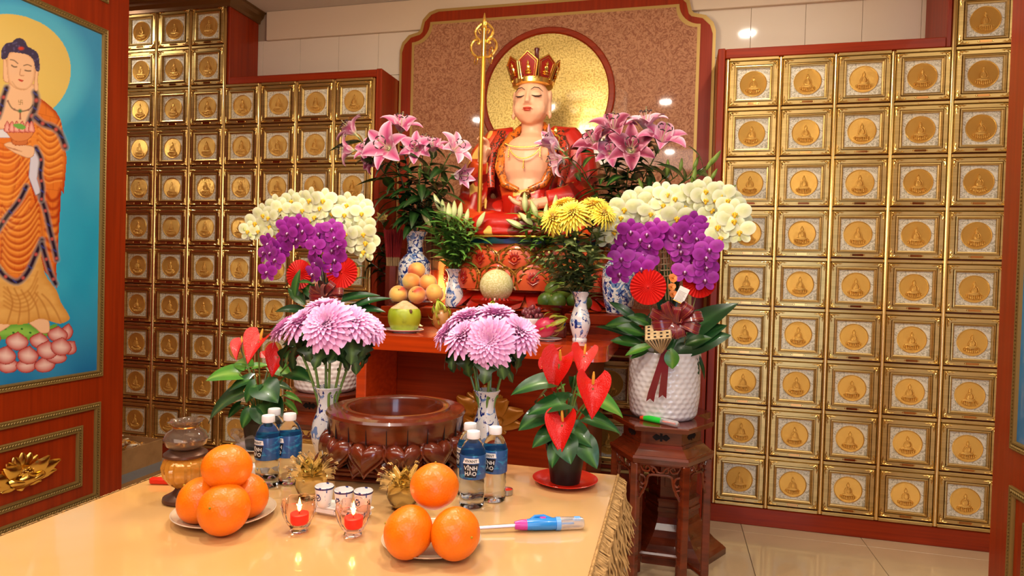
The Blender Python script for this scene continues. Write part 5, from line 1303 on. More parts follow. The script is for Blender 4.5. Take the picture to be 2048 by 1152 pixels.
t=thing('packing_paper','crumpled paper filling under the wrapped packets','paper',((bx0+bx1)/2,(by0+by1)/2,.014)); MB().surf(12,12,lambda u,v:((u-.5)*(2*hx_-.02),(v-.5)*(2*hy_-.02),.262+.008*math.sin(u*19)*math.sin(v*23))).bbox(-hx_+.012,hx_-.012,-hy_+.012,hy_-.012,0,.245,.003).build('paper',M['cloth'],t)
# ---------------------------------------------------------------- plants
G1,G2,G3=lin('#2C4A20'),lin('#16300F'),lin('#4E7430')
def leafmesh(nm,L,W_,c0,c1,bend=.5,fold=.25,peak=.45,heart=0,wavy=0,rib=True,nv=9,nu=4,lobes=0):
    "leaf along +y, face +z; c0 blade, c1 midrib"
    b=MB()
    def fn(u,v):
        s=(u-.5)*2
        if heart:
            w_=W_/2*(math.sin(PI*min(1,(v*.92+.08)**.62))**.9 if v<.999 else .0); y0=-heart*L*abs(s)**1.5*(1-v)**2.5
        else: w_=W_/2*max(0,math.sin(PI*(v**(math.log(.5)/math.log(peak)))))**.85; y0=0
        if lobes: w_*=1+.38*math.sin(v*PI*lobes)*(abs(s)>.4)
        th=bend*v; y=L*(math.sin(th)/bend if abs(bend)>1e-3 else v); z=-L*((1-math.cos(th))/bend if abs(bend)>1e-3 else 0)
        return (s*w_,y+y0,z+fold*abs(s)*w_+wavy*W_*math.sin(v*9+s)*abs(s))
    def cf(u,v):
        s=abs(u-.5)*2; return mixc(c1,c0,min(1,s*2.2)) if rib else mixc(c0,c1,v)
    b.surf(nu,nv,fn,col=cf); return b.mesh(nm,M['leafm'],ang=179)
def along(pts,t):
    n=len(pts)-1; k=min(int(t*n),n-1); f=t*n-k; return V(pts[k])*(1-f)+V(pts[k+1])*f, (V(pts[k+1])-V(pts[k])).normalized()
def leafspray(parent,pts,mesh,n,t0,t1,sc=(.8,1.2),el=.7,rnd=None,name='leaf',down=0,az0=0):
    r=rnd or R_
    for k in range(n):
        t=t0+(t1-t0)*(k+r.random()*.6)/n; P,d=along(pts,t); a=az0+k*2.4+r.uniform(-.4,.4)
        side=frame((0,0,0),d)@V((math.cos(a),math.sin(a),0)); dr=(side*math.cos(el-.3*r.random())+d*math.sin(el)+V((0,0,-down))).normalized()
        zz=(d-dr*d.dot(dr)); zz=zz.normalized() if zz.length>1e-3 else V((0,0,1))
        x=dr.cross(zz); Mx=Matrix.Identity(4); s=r.uniform(*sc)
        for i in range(3): Mx[i][0]=x[i]*s;Mx[i][1]=dr[i]*s;Mx[i][2]=zz[i]*s;Mx[i][3]=P[i]
        link(name,mesh,parent,Mx)
# lily parts
def lilypetal(c_in,c_mid,c_edge,W_=.058,L=.125,op=1.0):
    b=MB()
    def fn(u,v):
        s=(u-.5)*2; w_=W_/2*max(.12,math.sin(PI*(v*.93+.05)**.85))**.9*(1 if v<.97 else .35)
        N=12;x=.006;z=0;
        for q in range(int(v*N+1e-6)):
            t=(q+.5)/N; th=.22+op*(.35+1.55*t**1.7); x+=L/N*math.sin(th); z+=L/N*math.cos(th)
        th=.22+op*(.35+1.55*v**1.7); lift=.35*abs(s)**2*w_+.05*w_*math.sin(v*14)*s
        return (s*w_,x-lift*math.cos(th),z+lift*math.sin(th))
    def cf(u,v):
        s=abs(u-.5)*2; c=mixc(c_in,c_mid,min(1,s*1.6)); c=mixc(c,c_edge,max(0,(s-.55)*2.0)); return mixc(lin('#D8DCA0'),c,min(1,v*5))
    b.surf(6,12,fn,col=cf); return b.mesh('petal',M['petal'],ang=179)
LP={'pink':(lilypetal(lin('#B83A72'),lin('#D27A9E'),lin('#F0CAD6')),lilypetal(lin('#B83A72'),lin('#D27A9E'),lin('#F0CAD6'),W_=.074)),
    'dark':(lilypetal(lin('#780C34'),lin('#982650'),lin('#DC9CB4')),lilypetal(lin('#780C34'),lin('#982650'),lin('#E2A8BC'),W_=.070)),
    'pale':(lilypetal(lin('#C86C92'),lin('#DDA0B8'),lin('#F6DEE2')),lilypetal(lin('#C86C92'),lin('#DDA0B8'),lin('#F6DEE2'),W_=.072)),
    'half':(lilypetal(lin('#B85C8A'),lin('#D29AB6'),lin('#F0D4DC'),op=.35),lilypetal(lin('#B85C8A'),lin('#D29AB6'),lin('#F0D4DC'),W_=.062,op=.35))}
b=MB(); gcol_=lin('#B9C08A'); dk=lin('#2E0E10'); pk=lin('#E0B8B0')
for k in range(6):
    a=PI/3*k+.2; c,s_=math.cos(a),math.sin(a); p=[(0,0,.01),(c*.012,s_*.012,.045),(c*.026,s_*.026,.082)]
    b.tube(p,.0012,4,col=pk); b.tube([(c*.026-s_*.010,s_*.026+c*.010,.085),(c*.027,s_*.027,.088),(c*.026+s_*.010,s_*.026-c*.010,.083)],[.0022,.0032,.002],5,col=dk)
b.tube([(0,0,.01),(.002,0,.06),(.004,0,.100)],[.0025,.002,.0018],5,col=gcol_); b.ell((.004,0,.102),.005,6,col=lin('#8C7A50')); b.tube([(0,0,-.03),(0,0,0),(0,0,.014)],[.003,.0065,.008],8,col=gcol_)
lilyheart=b.mesh('lily_flower',M['petal'])
def lily(parent,P,d,kind='pink',s=1,roll=0):
    f=link('lily_flower',lilyheart,parent,frame(P,d,scale=s,roll=roll))
    for k in range(6): link('petal',LP[kind][k%2],f,RZ(PI/3*k)@T(0,0,.002*(k%2)))
    return f
def budmesh(c0,c1,L=.085,r=.012):
    b=MB(); pr=[];cs=[]
    for k in range(11):
        t=k/10; pr.append((max(.0,r*(math.sin(PI*(t*.93+.04)**.8))**.8) if k<10 else 0,L*t)); cs.append(mixc(c0,c1,abs(t-.5)*1.4))
    b.lathe(pr,12,col=cs,fn=lambda R,z,a,k:R*(1+.10*math.cos(3*a))); return b.mesh('bud',M['leafm'])
budG=budmesh(lin('#8FA846'),lin('#5C7A2A')); budY=budmesh(lin('#DCE2A6'),lin('#9CB052'),.098,.0155)
stemc=lin('#4E6A2C'); stemd=lin('#2E441C')
lilyleaf=[leafmesh('leaf',.165,.046,G2,G3,.9,.2,.4),leafmesh('leaf',.145,.050,G1,G3,.4,.2,.4),leafmesh('leaf',.18,.042,G2,G1,1.3,.25,.45)]
def stemobj(t,pts,r0,r1,col=stemc,n=6):
    k=len(pts); return MB().tube(pts,[r0+(r1-r0)*q/(k-1) for q in range(k)],n,col=col).build('stem',M['leafm'],t)
def W2(px,py,Y): return at(px,py,Y=Y)
def lily_stem(lb,mouth,gr,flowers,buds=(),nl=14,seed=0,reach=.10):
    "mouth: vase mouth; flowers: (px,py,Y,dir,kind,size)"
    r=random.Random(seed); t=thing('lily_stem',lb,'flower',V(mouth)-V((0,0,.10)),0,gr); o=t.location
    first=flowers[0] if flowers else buds[0]; tip=W2(*first[:3])-o
    d0=V(first[3]).normalized(); top=tip-d0*.03; b0=V((r.uniform(-.012,.012),r.uniform(-.012,.012),0))
    mid=V((top.x*.25,top.y*.3,max(.16,top.z*.55)))
    main=bez(b0,b0*.5+V((0,0,.10)),mid,top,14); stemobj(t,main,.0045,.003)
    leafspray(t,main,lilyleaf[seed%3],int(nl*1.45),.34,.98,(.8,1.3),.5,r)
    for k,(px,py,Y,d,kind,s) in enumerate(flowers):
        P=W2(px,py,Y)-o; d=V(d).normalized()
        if k:
            s0,_=along(main,.72+.05*k); stemobj(t,bez(s0,s0+V((0,0,.04)),P-d*.08,P-d*.025,6),.0028,.0022)
        lily(t,P-d*.02,d,kind,s*1.14,r.uniform(0,1))
    for px,py,Y,d,s in [(q[0],q[1],q[2],q[3],q[-1]) for q in buds]:
        P=W2(px,py,Y)-o; d=V(d).normalized(); s0,_=along(main,.75); 
        stemobj(t,bez(s0,s0+V((0,0,.03)),P-d*.09*s,P-d*.045*s,6),.0026,.002); link('bud',budG,t,frame(P-d*.045*s,d,scale=s))
    return t
mL=vBL+V((0,0,.395)); gLl='pink lilies in the tall vase left of the statue'
Y1=-.60
lily_stem('pink lily stem leaning far left, two blooms over the upper left niches',mL,gLl,[(706,264,Y1,(-.62,-.35,.60),'pink',.86),(700,300,Y1-.02,(-.85,-.40,.0),'pink',.78)],nl=15,seed=1)
lily_stem('pink lily stem with the largest bloom facing the camera, left bouquet',mL,gLl,[(776,296,Y1-.08,(-.1,-1,.15),'pink',1.06),(738,302,Y1,(-.2,-.8,.5),'pink',.72),(742,322,Y1,(-.5,-.8,-.2),'dark',.6)],nl=16,seed=2)
lily_stem('tallest pink lily stem of the left bouquet, blooms turned upward',mL,gLl,[(802,258,Y1,(.25,-.45,.8),'pink',.95),(832,298,Y1-.02,(.2,-.9,.2),'pink',.75)],nl=15,seed=3)
lily_stem('pink lily stem right of the middle of the left bouquet',mL,gLl,[(866,298,Y1,(.1,-.5,.8),'pink',.75),(848,285,Y1+.05,(.3,-.3,.8),'pink',.6)],nl=14,seed=4)
lily_stem('pink lily stem leaning right, bloom open over the brown board',mL,gLl,[(908,300,Y1,(.72,-.45,.40),'pale',.85)],nl=13,seed=5)
lily_stem('pale drooping lily on the lowest right stem of the left bouquet',mL,gLl,[(914,350,Y1,(.82,-.45,-.15),'half',.80)],nl=12,seed=7)
lily_stem('leafy stem without bloom in the middle of the left lily bouquet',mL,gLl,[],[(840,340,Y1,(.1,-.2,1),'b',.9)],nl=18,seed=8)
mR=vBR+V((0,0,.395)); gRl='pink lilies in the tall vase right of the statue'; Y2=-.58
lily_stem('pale lily bloom reaching far left in front of the statue\'s chest',mR,gRl,[(1112,292,Y2,(-.72,-.45,.50),'half',.90),(1120,318,Y2,(-.85,-.42,-.25),'pale',.80)],nl=14,seed=11)
lily_stem('dark pink lily pointing up left of centre in the right bouquet',mR,gRl,[(1192,292,Y2,(-.42,-.55,.55),'dark',1.0),(1222,305,Y2-.03,(0,-.9,.3),'pink',.75)],nl=15,seed=12)
lily_stem('topmost dark crimson lily of the right bouquet, facing forward',mR,gRl,[(1226,262,Y2,(.0,-.6,.75),'dark',1.0)],nl=15,seed=13)
lily_stem('dark lily bloom in the lower middle of the right bouquet',mR,gRl,[(1262,300,Y2-.05,(.1,-.9,.25),'dark',1.0)],nl=14,seed=15)
lily_stem('pale pink lily with upturned stamens at the top of the right bouquet',mR,gRl,[(1292,252,Y2,(-.05,-.35,.9),'pale',.92)],nl=14,seed=16)
lily_stem('large pink lily at the right of the right bouquet, curled white edges',mR,gRl,[(1322,286,Y2-.02,(.22,-.6,.7),'pink',1.05)],nl=14,seed=17)
lily_stem('stem of green lily buds right of the right lily bouquet',mR,gRl,[],[(1335,334,Y2,(.0,-.1,1),'b',.95),(1362,328,Y2,(.1,-.1,1),'b',.75),(1281,368,Y2,(-.35,-.3,.9),'b',.8)],nl=14,seed=19)
lily_stem('stem of green lily buds leaning right over the niche wall edge',mR,gRl,[],[(1388,350,Y2,(.2,-.1,1),'b',1.0),(1392,325,Y2,(.35,-.1,1),'b',.8),(1420,326,Y2,(.5,-.1,1),'b',.8)],nl=13,seed=20)
lily_stem('stem of green lily buds farthest right, before the niche wall',mR,gRl,[],[(1432,314,Y2,(.62,-.1,.9),'b',.95),(1428,348,Y2,(.5,-.1,.9),'b',.75),(1462,378,Y2,(.75,-.2,.65),'b',.75)],nl=13,seed=21)
# small vases of lily buds
narrow=[leafmesh('leaf',.085,.019,lin('#6A9C40'),lin('#8CB858'),.5,.2,.4),leafmesh('leaf',.095,.018,lin('#568A36'),lin('#86B050'),.9,.2,.4)]
def bud_stem(lb,mouth,gr,px,py,d,s,seed,Y=-.60,nl=26):
    r=random.Random(seed); t=thing('lily_stem',lb,'flower',V(mouth)-V((0,0,.12)),0,gr); o=t.location; P=W2(px,py,Y)-o; d=V(d).normalized(); base=P-d*.045*s
    b0=V((r.uniform(-.012,.012),r.uniform(-.012,.012),0)); main=bez(b0,b0+V((0,0,.12)),V((base.x*.45,base.y*.5,base.z*.6)),base,12); stemobj(t,main,.0036,.0024,lin('#6C8A3C'))
    leafspray(t,main,narrow[seed%2],nl,.36,.97,(.95,1.5),.8,r); link('bud',budY,t,frame(base,d,scale=s,roll=r.random()*3))
m1=vSL+V((0,0,.206)); g1='white lily buds in the small vase left of the melon'
for k,(px,py,d,s,lb) in enumerate(((852,437,(-.5,-.2,.85),1.0,'lily bud leaning farthest left in the left small vase, opening cream'),(874,405,(-.35,-.1,.9),.95,'tallest left-leaning lily bud in the left small vase'),(886,418,(-.05,-.2,1),.98,'upright green lily bud second from left in the left small vase'),(897,425,(.05,-.2,1),1.0,'half-open whitish lily bud in the centre of the left small vase'),(908,420,(.05,-.1,1),.95,'upright lily bud right of centre in the left small vase'),(921,422,(.1,-.1,1),.9,'short lily bud right of centre in the left small vase'),(934,432,(.2,-.1,1),.75,'small lily bud at the right in the left small vase'),(962,440,(.5,-.2,.85),.95,'lily bud leaning right toward the staff in the left small vase'))): bud_stem(lb,m1,g1,px,py,d,s,30+k)
m2=vSR+V((0,0,.206)); g2='white lily buds in the small vase right of the melon'
for k,(px,py,d,s,lb) in enumerate(((1030,448,(-.85,-.25,.42),1.0,'lily bud pointing far left across the statue\'s robe'),(1052,438,(-.7,-.25,.62),.95,'second lily bud pointing left in the right small vase'),(1050,405,(-.05,-.1,1),1.0,'tallest upright lily bud in the right small vase'),(1068,418,(-.35,-.1,.9),.95,'lily bud slanting left above the yellow chrysanthemums'),(1092,422,(.1,-.1,1),.75,'short lily bud behind the yellow chrysanthemums'),(1110,408,(.1,-.1,1),.9,'lily bud rising just left above the yellow flowers'))): bud_stem(lb,m2,g2,px,py,d,s,50+k,nl=26)
# chrysanthemums
def mummesh(nm,ca,cb,cc,R=.07,n=120,droop=1.0,seed=1,fine=False):
    r=random.Random(seed); b=MB()
    for k in range(n):
        q=(k+.5)/n; a=k*2.39996; th=q*1.75*droop**.5          # polar angle from the axis
        L=R*(.34+.74*q)*r.uniform(.92,1.08); W_=(.21 if not fine else .115)*R*(.75+.6*q); root=V((math.cos(a)*math.sin(th)*R*.16,math.sin(a)*math.sin(th)*R*.16,R*.10*math.cos(th)))
        rad=V((math.cos(a),math.sin(a),0)); tan=V((-math.sin(a),math.cos(a),0))
        def fn(u,v):
            s=(u-.5)*2; t2=th*(.62+.40*v)+ (-.35*(1-v)*v*2 if q<.5 else 0)
            d=rad*math.sin(t2)+V((0,0,math.cos(t2))); nn=rad*math.cos(t2)-V((0,0,math.sin(t2)))
            w_=W_/2*(.55+.6*math.sin(PI*min(1,v*.8+.08)))*(1 if v<.95 else .45)
            return root+d*L*v+tan*s*w_-nn*(.5*abs(s)**2*w_)*(1 if q<.85 else -.2)
        c0=mixc(ca,cb,q)
        b.surf(2,4,fn,col=lambda u,v:mixc(c0,cc,v*v*.9))
    return b.mesh(nm,M['petal'],ang=179)
PINK=(lin('#E676BE'),lin('#F49AD2'),lin('#FFCCF0')); YEL=(lin('#F2BC00'),lin('#FFDC10'),lin('#FFF060'))
mumP=[mummesh('flower_head',*PINK,R=.062,n=150,seed=s) for s in (1,2)]; mumY=[mummesh('flower_head',*YEL,R=.070,n=170,seed=s,fine=True,droop=1.3) for s in (3,4)]
mleaf=[leafmesh('leaf',.085,.050,lin('#27421F'),lin('#5A7A3C'),1.0,.15,.5,lobes=5,nu=6,nv=14),leafmesh('leaf',.070,.045,lin('#1D3618'),lin('#48682E'),1.5,.15,.5,lobes=5,nu=6,nv=14)]
yleaf=[leafmesh('leaf',.085,.045,lin('#5C6C38'),lin('#98A468'),.7,.2,.5,lobes=5,nu=6,nv=14),leafmesh('leaf',.075,.036,lin('#46562A'),lin('#7C8A4C'),.4,.2,.5,lobes=5,nu=6,nv=14)]
sepal=MB().lathe([(.004,-.022),(.012,-.016),(.020,-.006),(.012,.0),(0,.0)],12,col=lin('#3E5A28')).mesh('calyx',M['leafm'])
def mum(lb,mouth,gr,px,py,Y,d,s,seed,heads,leaves,nl=7,t0=.5,col='#6E9040',knobs=True,down=.5,leafs=(.9,1.2)):
    r=random.Random(seed); t=thing('chrysanthemum',lb,'flower',V(mouth)-V((0,0,.16)),0,gr); o=t.location; P=W2(px,py,Y)-o; d=V(d).normalized()
    b0=V((r.uniform(-.014,.014),r.uniform(-.014,.014),0)); base=P-d*.018*s; mth=V((max(-.018,min(.018,base.x*.3)),max(-.018,min(.018,base.y*.3)),.16))
    main=bez(b0,mth-V((0,0,.05)),mth+(base-mth)*.45+V((0,0,.02)),base,14); stemobj(t,main,.0042,.0034,lin(col),8)
    if knobs:
        b=MB()
        for k in range(5): Q,dd=along(main,.42+.09*k); b.ell(Q+V((.004*math.cos(k*2),.004*math.sin(k*2),0)),(.004,.004,.005),6,col=lin('#5A7A34'))
        b.build('node',M['leafm'],t)['kind']='stuff'
    h=link('flower_head',heads[seed%2],t,frame(P-d*.004,d,scale=s,roll=r.random()*6)); link('calyx',sepal,h,Matrix.Diagonal((1.1,1.1,1,1)))
    leafspray(t,main,leaves[seed%2],nl,t0,.97,leafs,.25,r,down=down)
mp=vCL+V((0,0,.206)); gp1='pink chrysanthemums in the vase left of the wooden bowl'; YL=vCL.y
for k,(px,py,dy,d,s,lb) in enumerate(((570,659,-0.00,(-0.75,-0.32,0.75),0.78,'pink chrysanthemum at the far left edge of the left pink bouquet'),(607,647,-0.03,(-0.35,-0.54,0.85),0.93,'pink chrysanthemum left of the front one, left pink bouquet'),(656,652,-.07,(-.02,-.85,.50),1.08,'front pink chrysanthemum of the left pink bouquet'),(650,622,0.03,(-0.02,-0.25,1.25),0.98,'pink chrysanthemum on top at the back of the left pink bouquet'),(703,647,-0.03,(0.35,-0.54,0.80),0.98,'pink chrysanthemum right of the front one, left pink bouquet'),(737,656,0.02,(0.75,-0.32,0.70),0.78,'pink chrysanthemum at the far right edge of the left pink bouquet'))): mum(lb,mp,gp1,px,py,YL+dy,d,s,60+k,mumP,mleaf,nl=7,t0=.80)
mp=vCR+V((0,0,.206)); gp2='pink chrysanthemums in the vase right of the wooden bowl'; YR=vCR.y
for k,(px,py,dy,d,s,lb) in enumerate(((898,666,0.00,(-0.75,-0.36,0.70),0.83,'pink chrysanthemum at the far left edge of the middle pink bouquet'),(928,676,-0.06,(-0.35,-0.61,0.65),0.93,'pink chrysanthemum lower left of the front one, middle pink bouquet'),(980,684,-.09,(.0,-.95,.25),1.02,'lowest front pink chrysanthemum of the middle pink bouquet'),(935,640,0.01,(-0.25,-0.32,1.15),0.93,'pink chrysanthemum at the upper left of the middle pink bouquet'),(990,634,0.02,(0.10,-0.29,1.20),0.98,'pink chrysanthemum on top at the back of the middle pink bouquet'),(1036,668,-0.02,(0.55,-0.47,0.75),0.98,'pink chrysanthemum at the right of the middle pink bouquet, beside the dragon fruit'))): mum(lb,mp,gp2,px,py,YR+dy,d,s,70+k,mumP,mleaf,nl=7,t0=.80)
mp=vY+V((0,0,.206)); gy='yellow chrysanthemums in the vase on the altar table'; YY=vY.y
for k,(px,py,dy,d,s,lb) in enumerate(((1108,438,.0,(-.55,-.7,.45),.95,'yellow chrysanthemum at the left edge of the yellow bouquet'),(1146,428,-.02,(-.1,-.75,.65),1.05,'front yellow chrysanthemum of the yellow bouquet'),(1128,412,.05,(-.25,-.3,.9),.9,'yellow chrysanthemum at the back left of the yellow bouquet'),(1190,414,.03,(.15,-.4,.9),.95,'yellow chrysanthemum at the top right of the yellow bouquet'),(1208,428,.0,(.5,-.6,.5),.8,'yellow chrysanthemum touching the white orchids'))): mum(lb,mp,gy,px,py,YY+dy,d,s,80+k,mumY,yleaf,nl=20,t0=.32,col='#4E5E30',knobs=False,down=-.35,leafs=(.9,1.4))
for k,(px,py) in enumerate(((1150,478),(1098,505),(1075,515),(1185,500))):   # leafy filler sprigs with tiny buds
    r=random.Random(90+k); t=thing('leafy_sprig',('leafy sprig with a tiny pale bud in the front of the yellow bouquet','leafy sprig spreading left from the yellow bouquet','lowest leafy sprig at the left of the yellow bouquet','leafy sprig at the right of the yellow bouquet')[k],'foliage',mp-V((0,0,.16)),0,'leafy sprigs in the yellow bouquet'); o=t.location; P=W2(px,py,YY-.06)-o
    main=bez((0,0,0),(0,0,.16),(P.x*.4,P.y*.4,P.z*.7),P,10); stemobj(t,main,.0026,.0014,lin('#5A6A38')); leafspray(t,main,yleaf[0],16,.42,.95,(.7,1.2),.7,r); link('bud',MB().ell((0,0,0),(.006,.006,.006),8,col=lin('#B8B870')).mesh('bud',M['leafm']),t,T(*P))
# dark foliage in the far left vase
mp=vFL+V((0,0,.25)); 
for k,(px,py,lb) in enumerate(((745,470,'dark foliage stem left in the far vase behind the left orchids'),(765,445,'dark foliage stem with yellow lily bud in the far vase'),(735,520,'low dark foliage stem in the far vase beside the incense holder'),(775,480,'dark foliage stem right in the far vase, nearest the tall vase'))):
    r=random.Random(100+k); t=thing('foliage_stem',lb,'foliage',mp-V((0,0,.16)),0,'dark foliage in the far left vase'); o=t.location; P=W2(px,py,-.06)-o
    main=bez((0,0,0),(0,0,.16),(P.x*.4,P.y*.4,P.z*.7),P,10); stemobj(t,main,.003,.002,stemd); leafspray(t,main,lilyleaf[k%3],20,.3,.98,(.5,.8),.6,r)
    if k==1: lily(t,P,(.2,-.6,.6),'yel' if 'yel' in LP else LP.setdefault('yel',(lilypetal(lin('#C8A82A'),lin('#D8C860'),lin('#E8E0A0'),op=.5),)*2) and 'yel',.55)
# ---------------------------------------------------------------- anthuriums
aleaf=leafmesh('leaf',1,.62,lin('#1C4A1E'),lin('#4C7A38'),.7,.28,heart=.22,nu=8,nv=12,wavy=.02)
aleafL=leafmesh('leaf',1,.62,lin('#4E8A2E'),lin('#86B04C'),.7,.28,heart=.22,nu=8,nv=12,wavy=.02)
spM=mat('anthurium_spathe','#CC120A',.28,coat=.25,bump=((26,26,26),.4,.006,'noise')); M['spathe']=spM
def spathemesh():
    b=MB()
    def fn(u,v):
        s=(u-.5)*2; w_=.42*(math.sin(PI*min(1,(v*.92+.08)**.62))**.9 if v<.999 else 0); y=v-.22*abs(s)**1.5*(1-v)**2.5
        return (s*w_*1.15,y-.25,.9*abs(s)**1.5*w_-.45*v*v+.012*math.sin(s*9+v*6))
    b.surf(12,14,fn); b.surf(12,14,lambda u,v:V(fn(1-u,v))+V((0,0,-.006))); return b.mesh('spathe',spM,ang=179)
sp_me=spathemesh(); M['spadix']=mat('spadix','#F0B238',.45,bump=((300,300,300),.5,.002,'voronoi')); spx=MB().tube([(0,-.13,.0),(0,-.17,.10),(0,-.25,.22),(0,-.33,.32)],[.035,.045,.042,.022],10).mesh('spadix',M['spadix'])
def between(A,B,up):
    d=(B-A); L=d.length; d.normalize(); z=V(up)-d*V(up).dot(d); z.normalize(); x=d.cross(z); Mx=Matrix.Identity(4)
    for i in range(3): Mx[i][0]=x[i]*L;Mx[i][1]=d[i]*L;Mx[i][2]=z[i]*L;Mx[i][3]=A[i]
    return Mx
def anthurium(lb,P,h,rad,leaves,spathes,m,extra=None):
    t=thing('anthurium',lb,'plant',P)
    b=MB(); b.lathe([(rad*.72,0),(rad*.74,.004),(rad*.95,h*.82),(rad*.97,h*.82),(rad,h*.83),(rad*1.02,h*.99),(rad*.99,h),(rad*.94,h*.98),(rad*.92,h*.84),(0,h*.83)],36); b.build('pot',m,t); rr=random.Random(5); b=MB()
    for k in range(60): a=rr.uniform(0,6.28);q=rad*.85*math.sqrt(rr.random()); b.ell((q*math.cos(a),q*math.sin(a),h*.84),(.008,.006,.006),5,col=mixc(lin('#2A1A10'),lin('#5A3A20'),rr.random()))
    b.build('soil',M['vc'],t)['kind']='stuff'
    C0=V((0,0,h*.85))
    for bx,by,tx,ty,dy,wd,light,up in leaves:
        A=at(bx,by,Y=P.y+dy)-P; B=at(tx,ty,Y=P.y+dy*1.25-(.02 if dy<0 else -.02))-P
        Mx=between(A,B,up)@Matrix.Diagonal((wd,1,1,1)); lf=link('leaf',aleafL if light else aleaf,t,Mx)
        q=C0+V((A.x*.12,A.y*.12,0)); MB().tube(bez(q,q+V((A.x*.1,A.y*.1,(A.z-q.z)*.6)),A+V((0,0,.01)),A,8),[.0024]*9,6,col=lin('#3E6A2C') if not light else lin('#7A9A44')).build('petiole',M['leafm'],t)
    for px,py,dy,d,hint,s in spathes:
        S=at(px,py,Y=P.y+dy)-P; f=link('spathe',sp_me,t,frame(S,d,hint,scale=s)); link('spadix',spx,f)
        q=C0+V((S.x*.1,S.y*.1,0)); MB().tube(bez(q,q+V((0,0,S.z*.5)),S-V((0,0,.05)),S,8),[.0022]*9,6,col=lin('#6A7A34')).build('flower_stem',M['leafm'],t)
    return t
PA=at(1130,966,Z=TT); plate('saucer','round red plastic saucer under the right anthurium',PA,.084,.014,M['red'])
UPf=(0,-.55,.8)
anthurium('potted red anthurium in a black pot on the right of the offering table',PA+V((0,0,.0045)),.098,.052,
 [(1098,765,1012,770,-.02,1.0,0,(-.1,-.5,.8)),(1130,806,1046,812,-.04,1.0,0,UPf),(1094,826,1026,848,-.03,1.35,0,UPf),(1110,860,1056,886,-.05,1.2,0,UPf),(1113,893,1099,932,-.07,1.2,0,(-.2,-.8,.3)),(1128,880,1142,925,-.07,1.7,0,(.1,-.8,.5)),(1140,856,1192,886,-.04,1.2,0,UPf),(1163,882,1199,934,-.05,1.3,0,(.3,-.8,.4)),(1172,836,1254,852,.0,.85,0,UPf),(1188,795,1262,822,.02,1.0,1,UPf),(1156,786,1200,806,.04,.9,1,UPf),(1126,774,1104,780,.0,.8,1,UPf),(1138,798,1170,822,.05,1.2,0,UPf),(1150,752,1172,792,.05,1.2,0,(.3,-.8,.3)),(1086,790,1062,800,.05,1.2,0,UPf)],
 [(1118,728,-.03,(-.15,-.90,.40),(-1,0,.35),.088),(1168,712,.0,(.1,-.45,.85),(-1,0,0),.07),(1186,776,-.05,(.15,-.72,.68),(-1,0,-.15),.088),(1124,850,-.07,(-.1,-.70,.70),(-1,0,.05),.082),(1100,722,.02,(-.8,-.5,.2),(.5,-.8,0),.06)],M['black'])
PB=at(513,897,Z=TT); PB=V((max(PB.x,-1.165),min(PB.y,-2.06),TT)); plate('saucer','white saucer under the left anthurium with clear film around it',PB,.070,.012,M['porc'])
anthurium('potted red anthurium in a dark pot at the far left corner of the offering table',PB+V((0,0,.004)),.095,.050,
 [(478,748,397,742,-.02,1.0,1,UPf),(493,732,466,712,.0,1.2,1,UPf),(499,760,446,773,-.03,1.1,0,UPf),(485,785,386,828,-.03,.95,0,UPf),(513,770,482,802,-.06,1.6,0,UPf),(502,822,476,854,-.06,1.5,0,UPf),(480,812,448,832,-.03,1.3,0,UPf),(524,772,552,794,-.06,1.7,0,UPf),(546,732,590,748,.0,1.4,1,UPf),(582,746,625,752,-.01,1.0,0,UPf),(536,806,560,832,-.05,1.6,0,UPf),(574,790,609,800,.0,.7,1,UPf),(574,806,603,826,.0,.7,1,UPf),(505,735,540,722,.03,1.0,1,UPf),(520,812,528,852,-.07,1.5,0,(0,-.8,.3)),(556,770,590,775,.02,1.0,0,UPf)],
 [(517,683,-.02,(.1,-.40,.90),(-1,0,0),.085),(482,690,.0,(-.3,-.4,.85),(-1,0,0),.06),(556,713,-.03,(.2,-.7,.6),(-1,0,.1),.07),(588,706,.0,(.4,-.5,.7),(1,0,0),.05),(540,712,.03,(0,-.5,.8),(1,0,0),.05)],M['black'])
b=MB(); rr=random.Random(4); b.surf(22,6,lambda u,v:((.056+.024*v+.008*math.sin(u*40+v*5))*math.cos(u*6.283),(.056+.024*v+.008*math.sin(u*31))*math.sin(u*6.283),.006+.045*math.sin(v*2.2)*(.5+.5*math.sin(u*23+2)**2)),closeu=True)
t=thing('plastic_film','crumpled clear plastic film around the left anthurium pot','film',PB+V((0,0,.012))); b.build('film',mat('clear_film','#E8E2DA',.15,trans=.85,ior=1.05,alpha=.5),t)
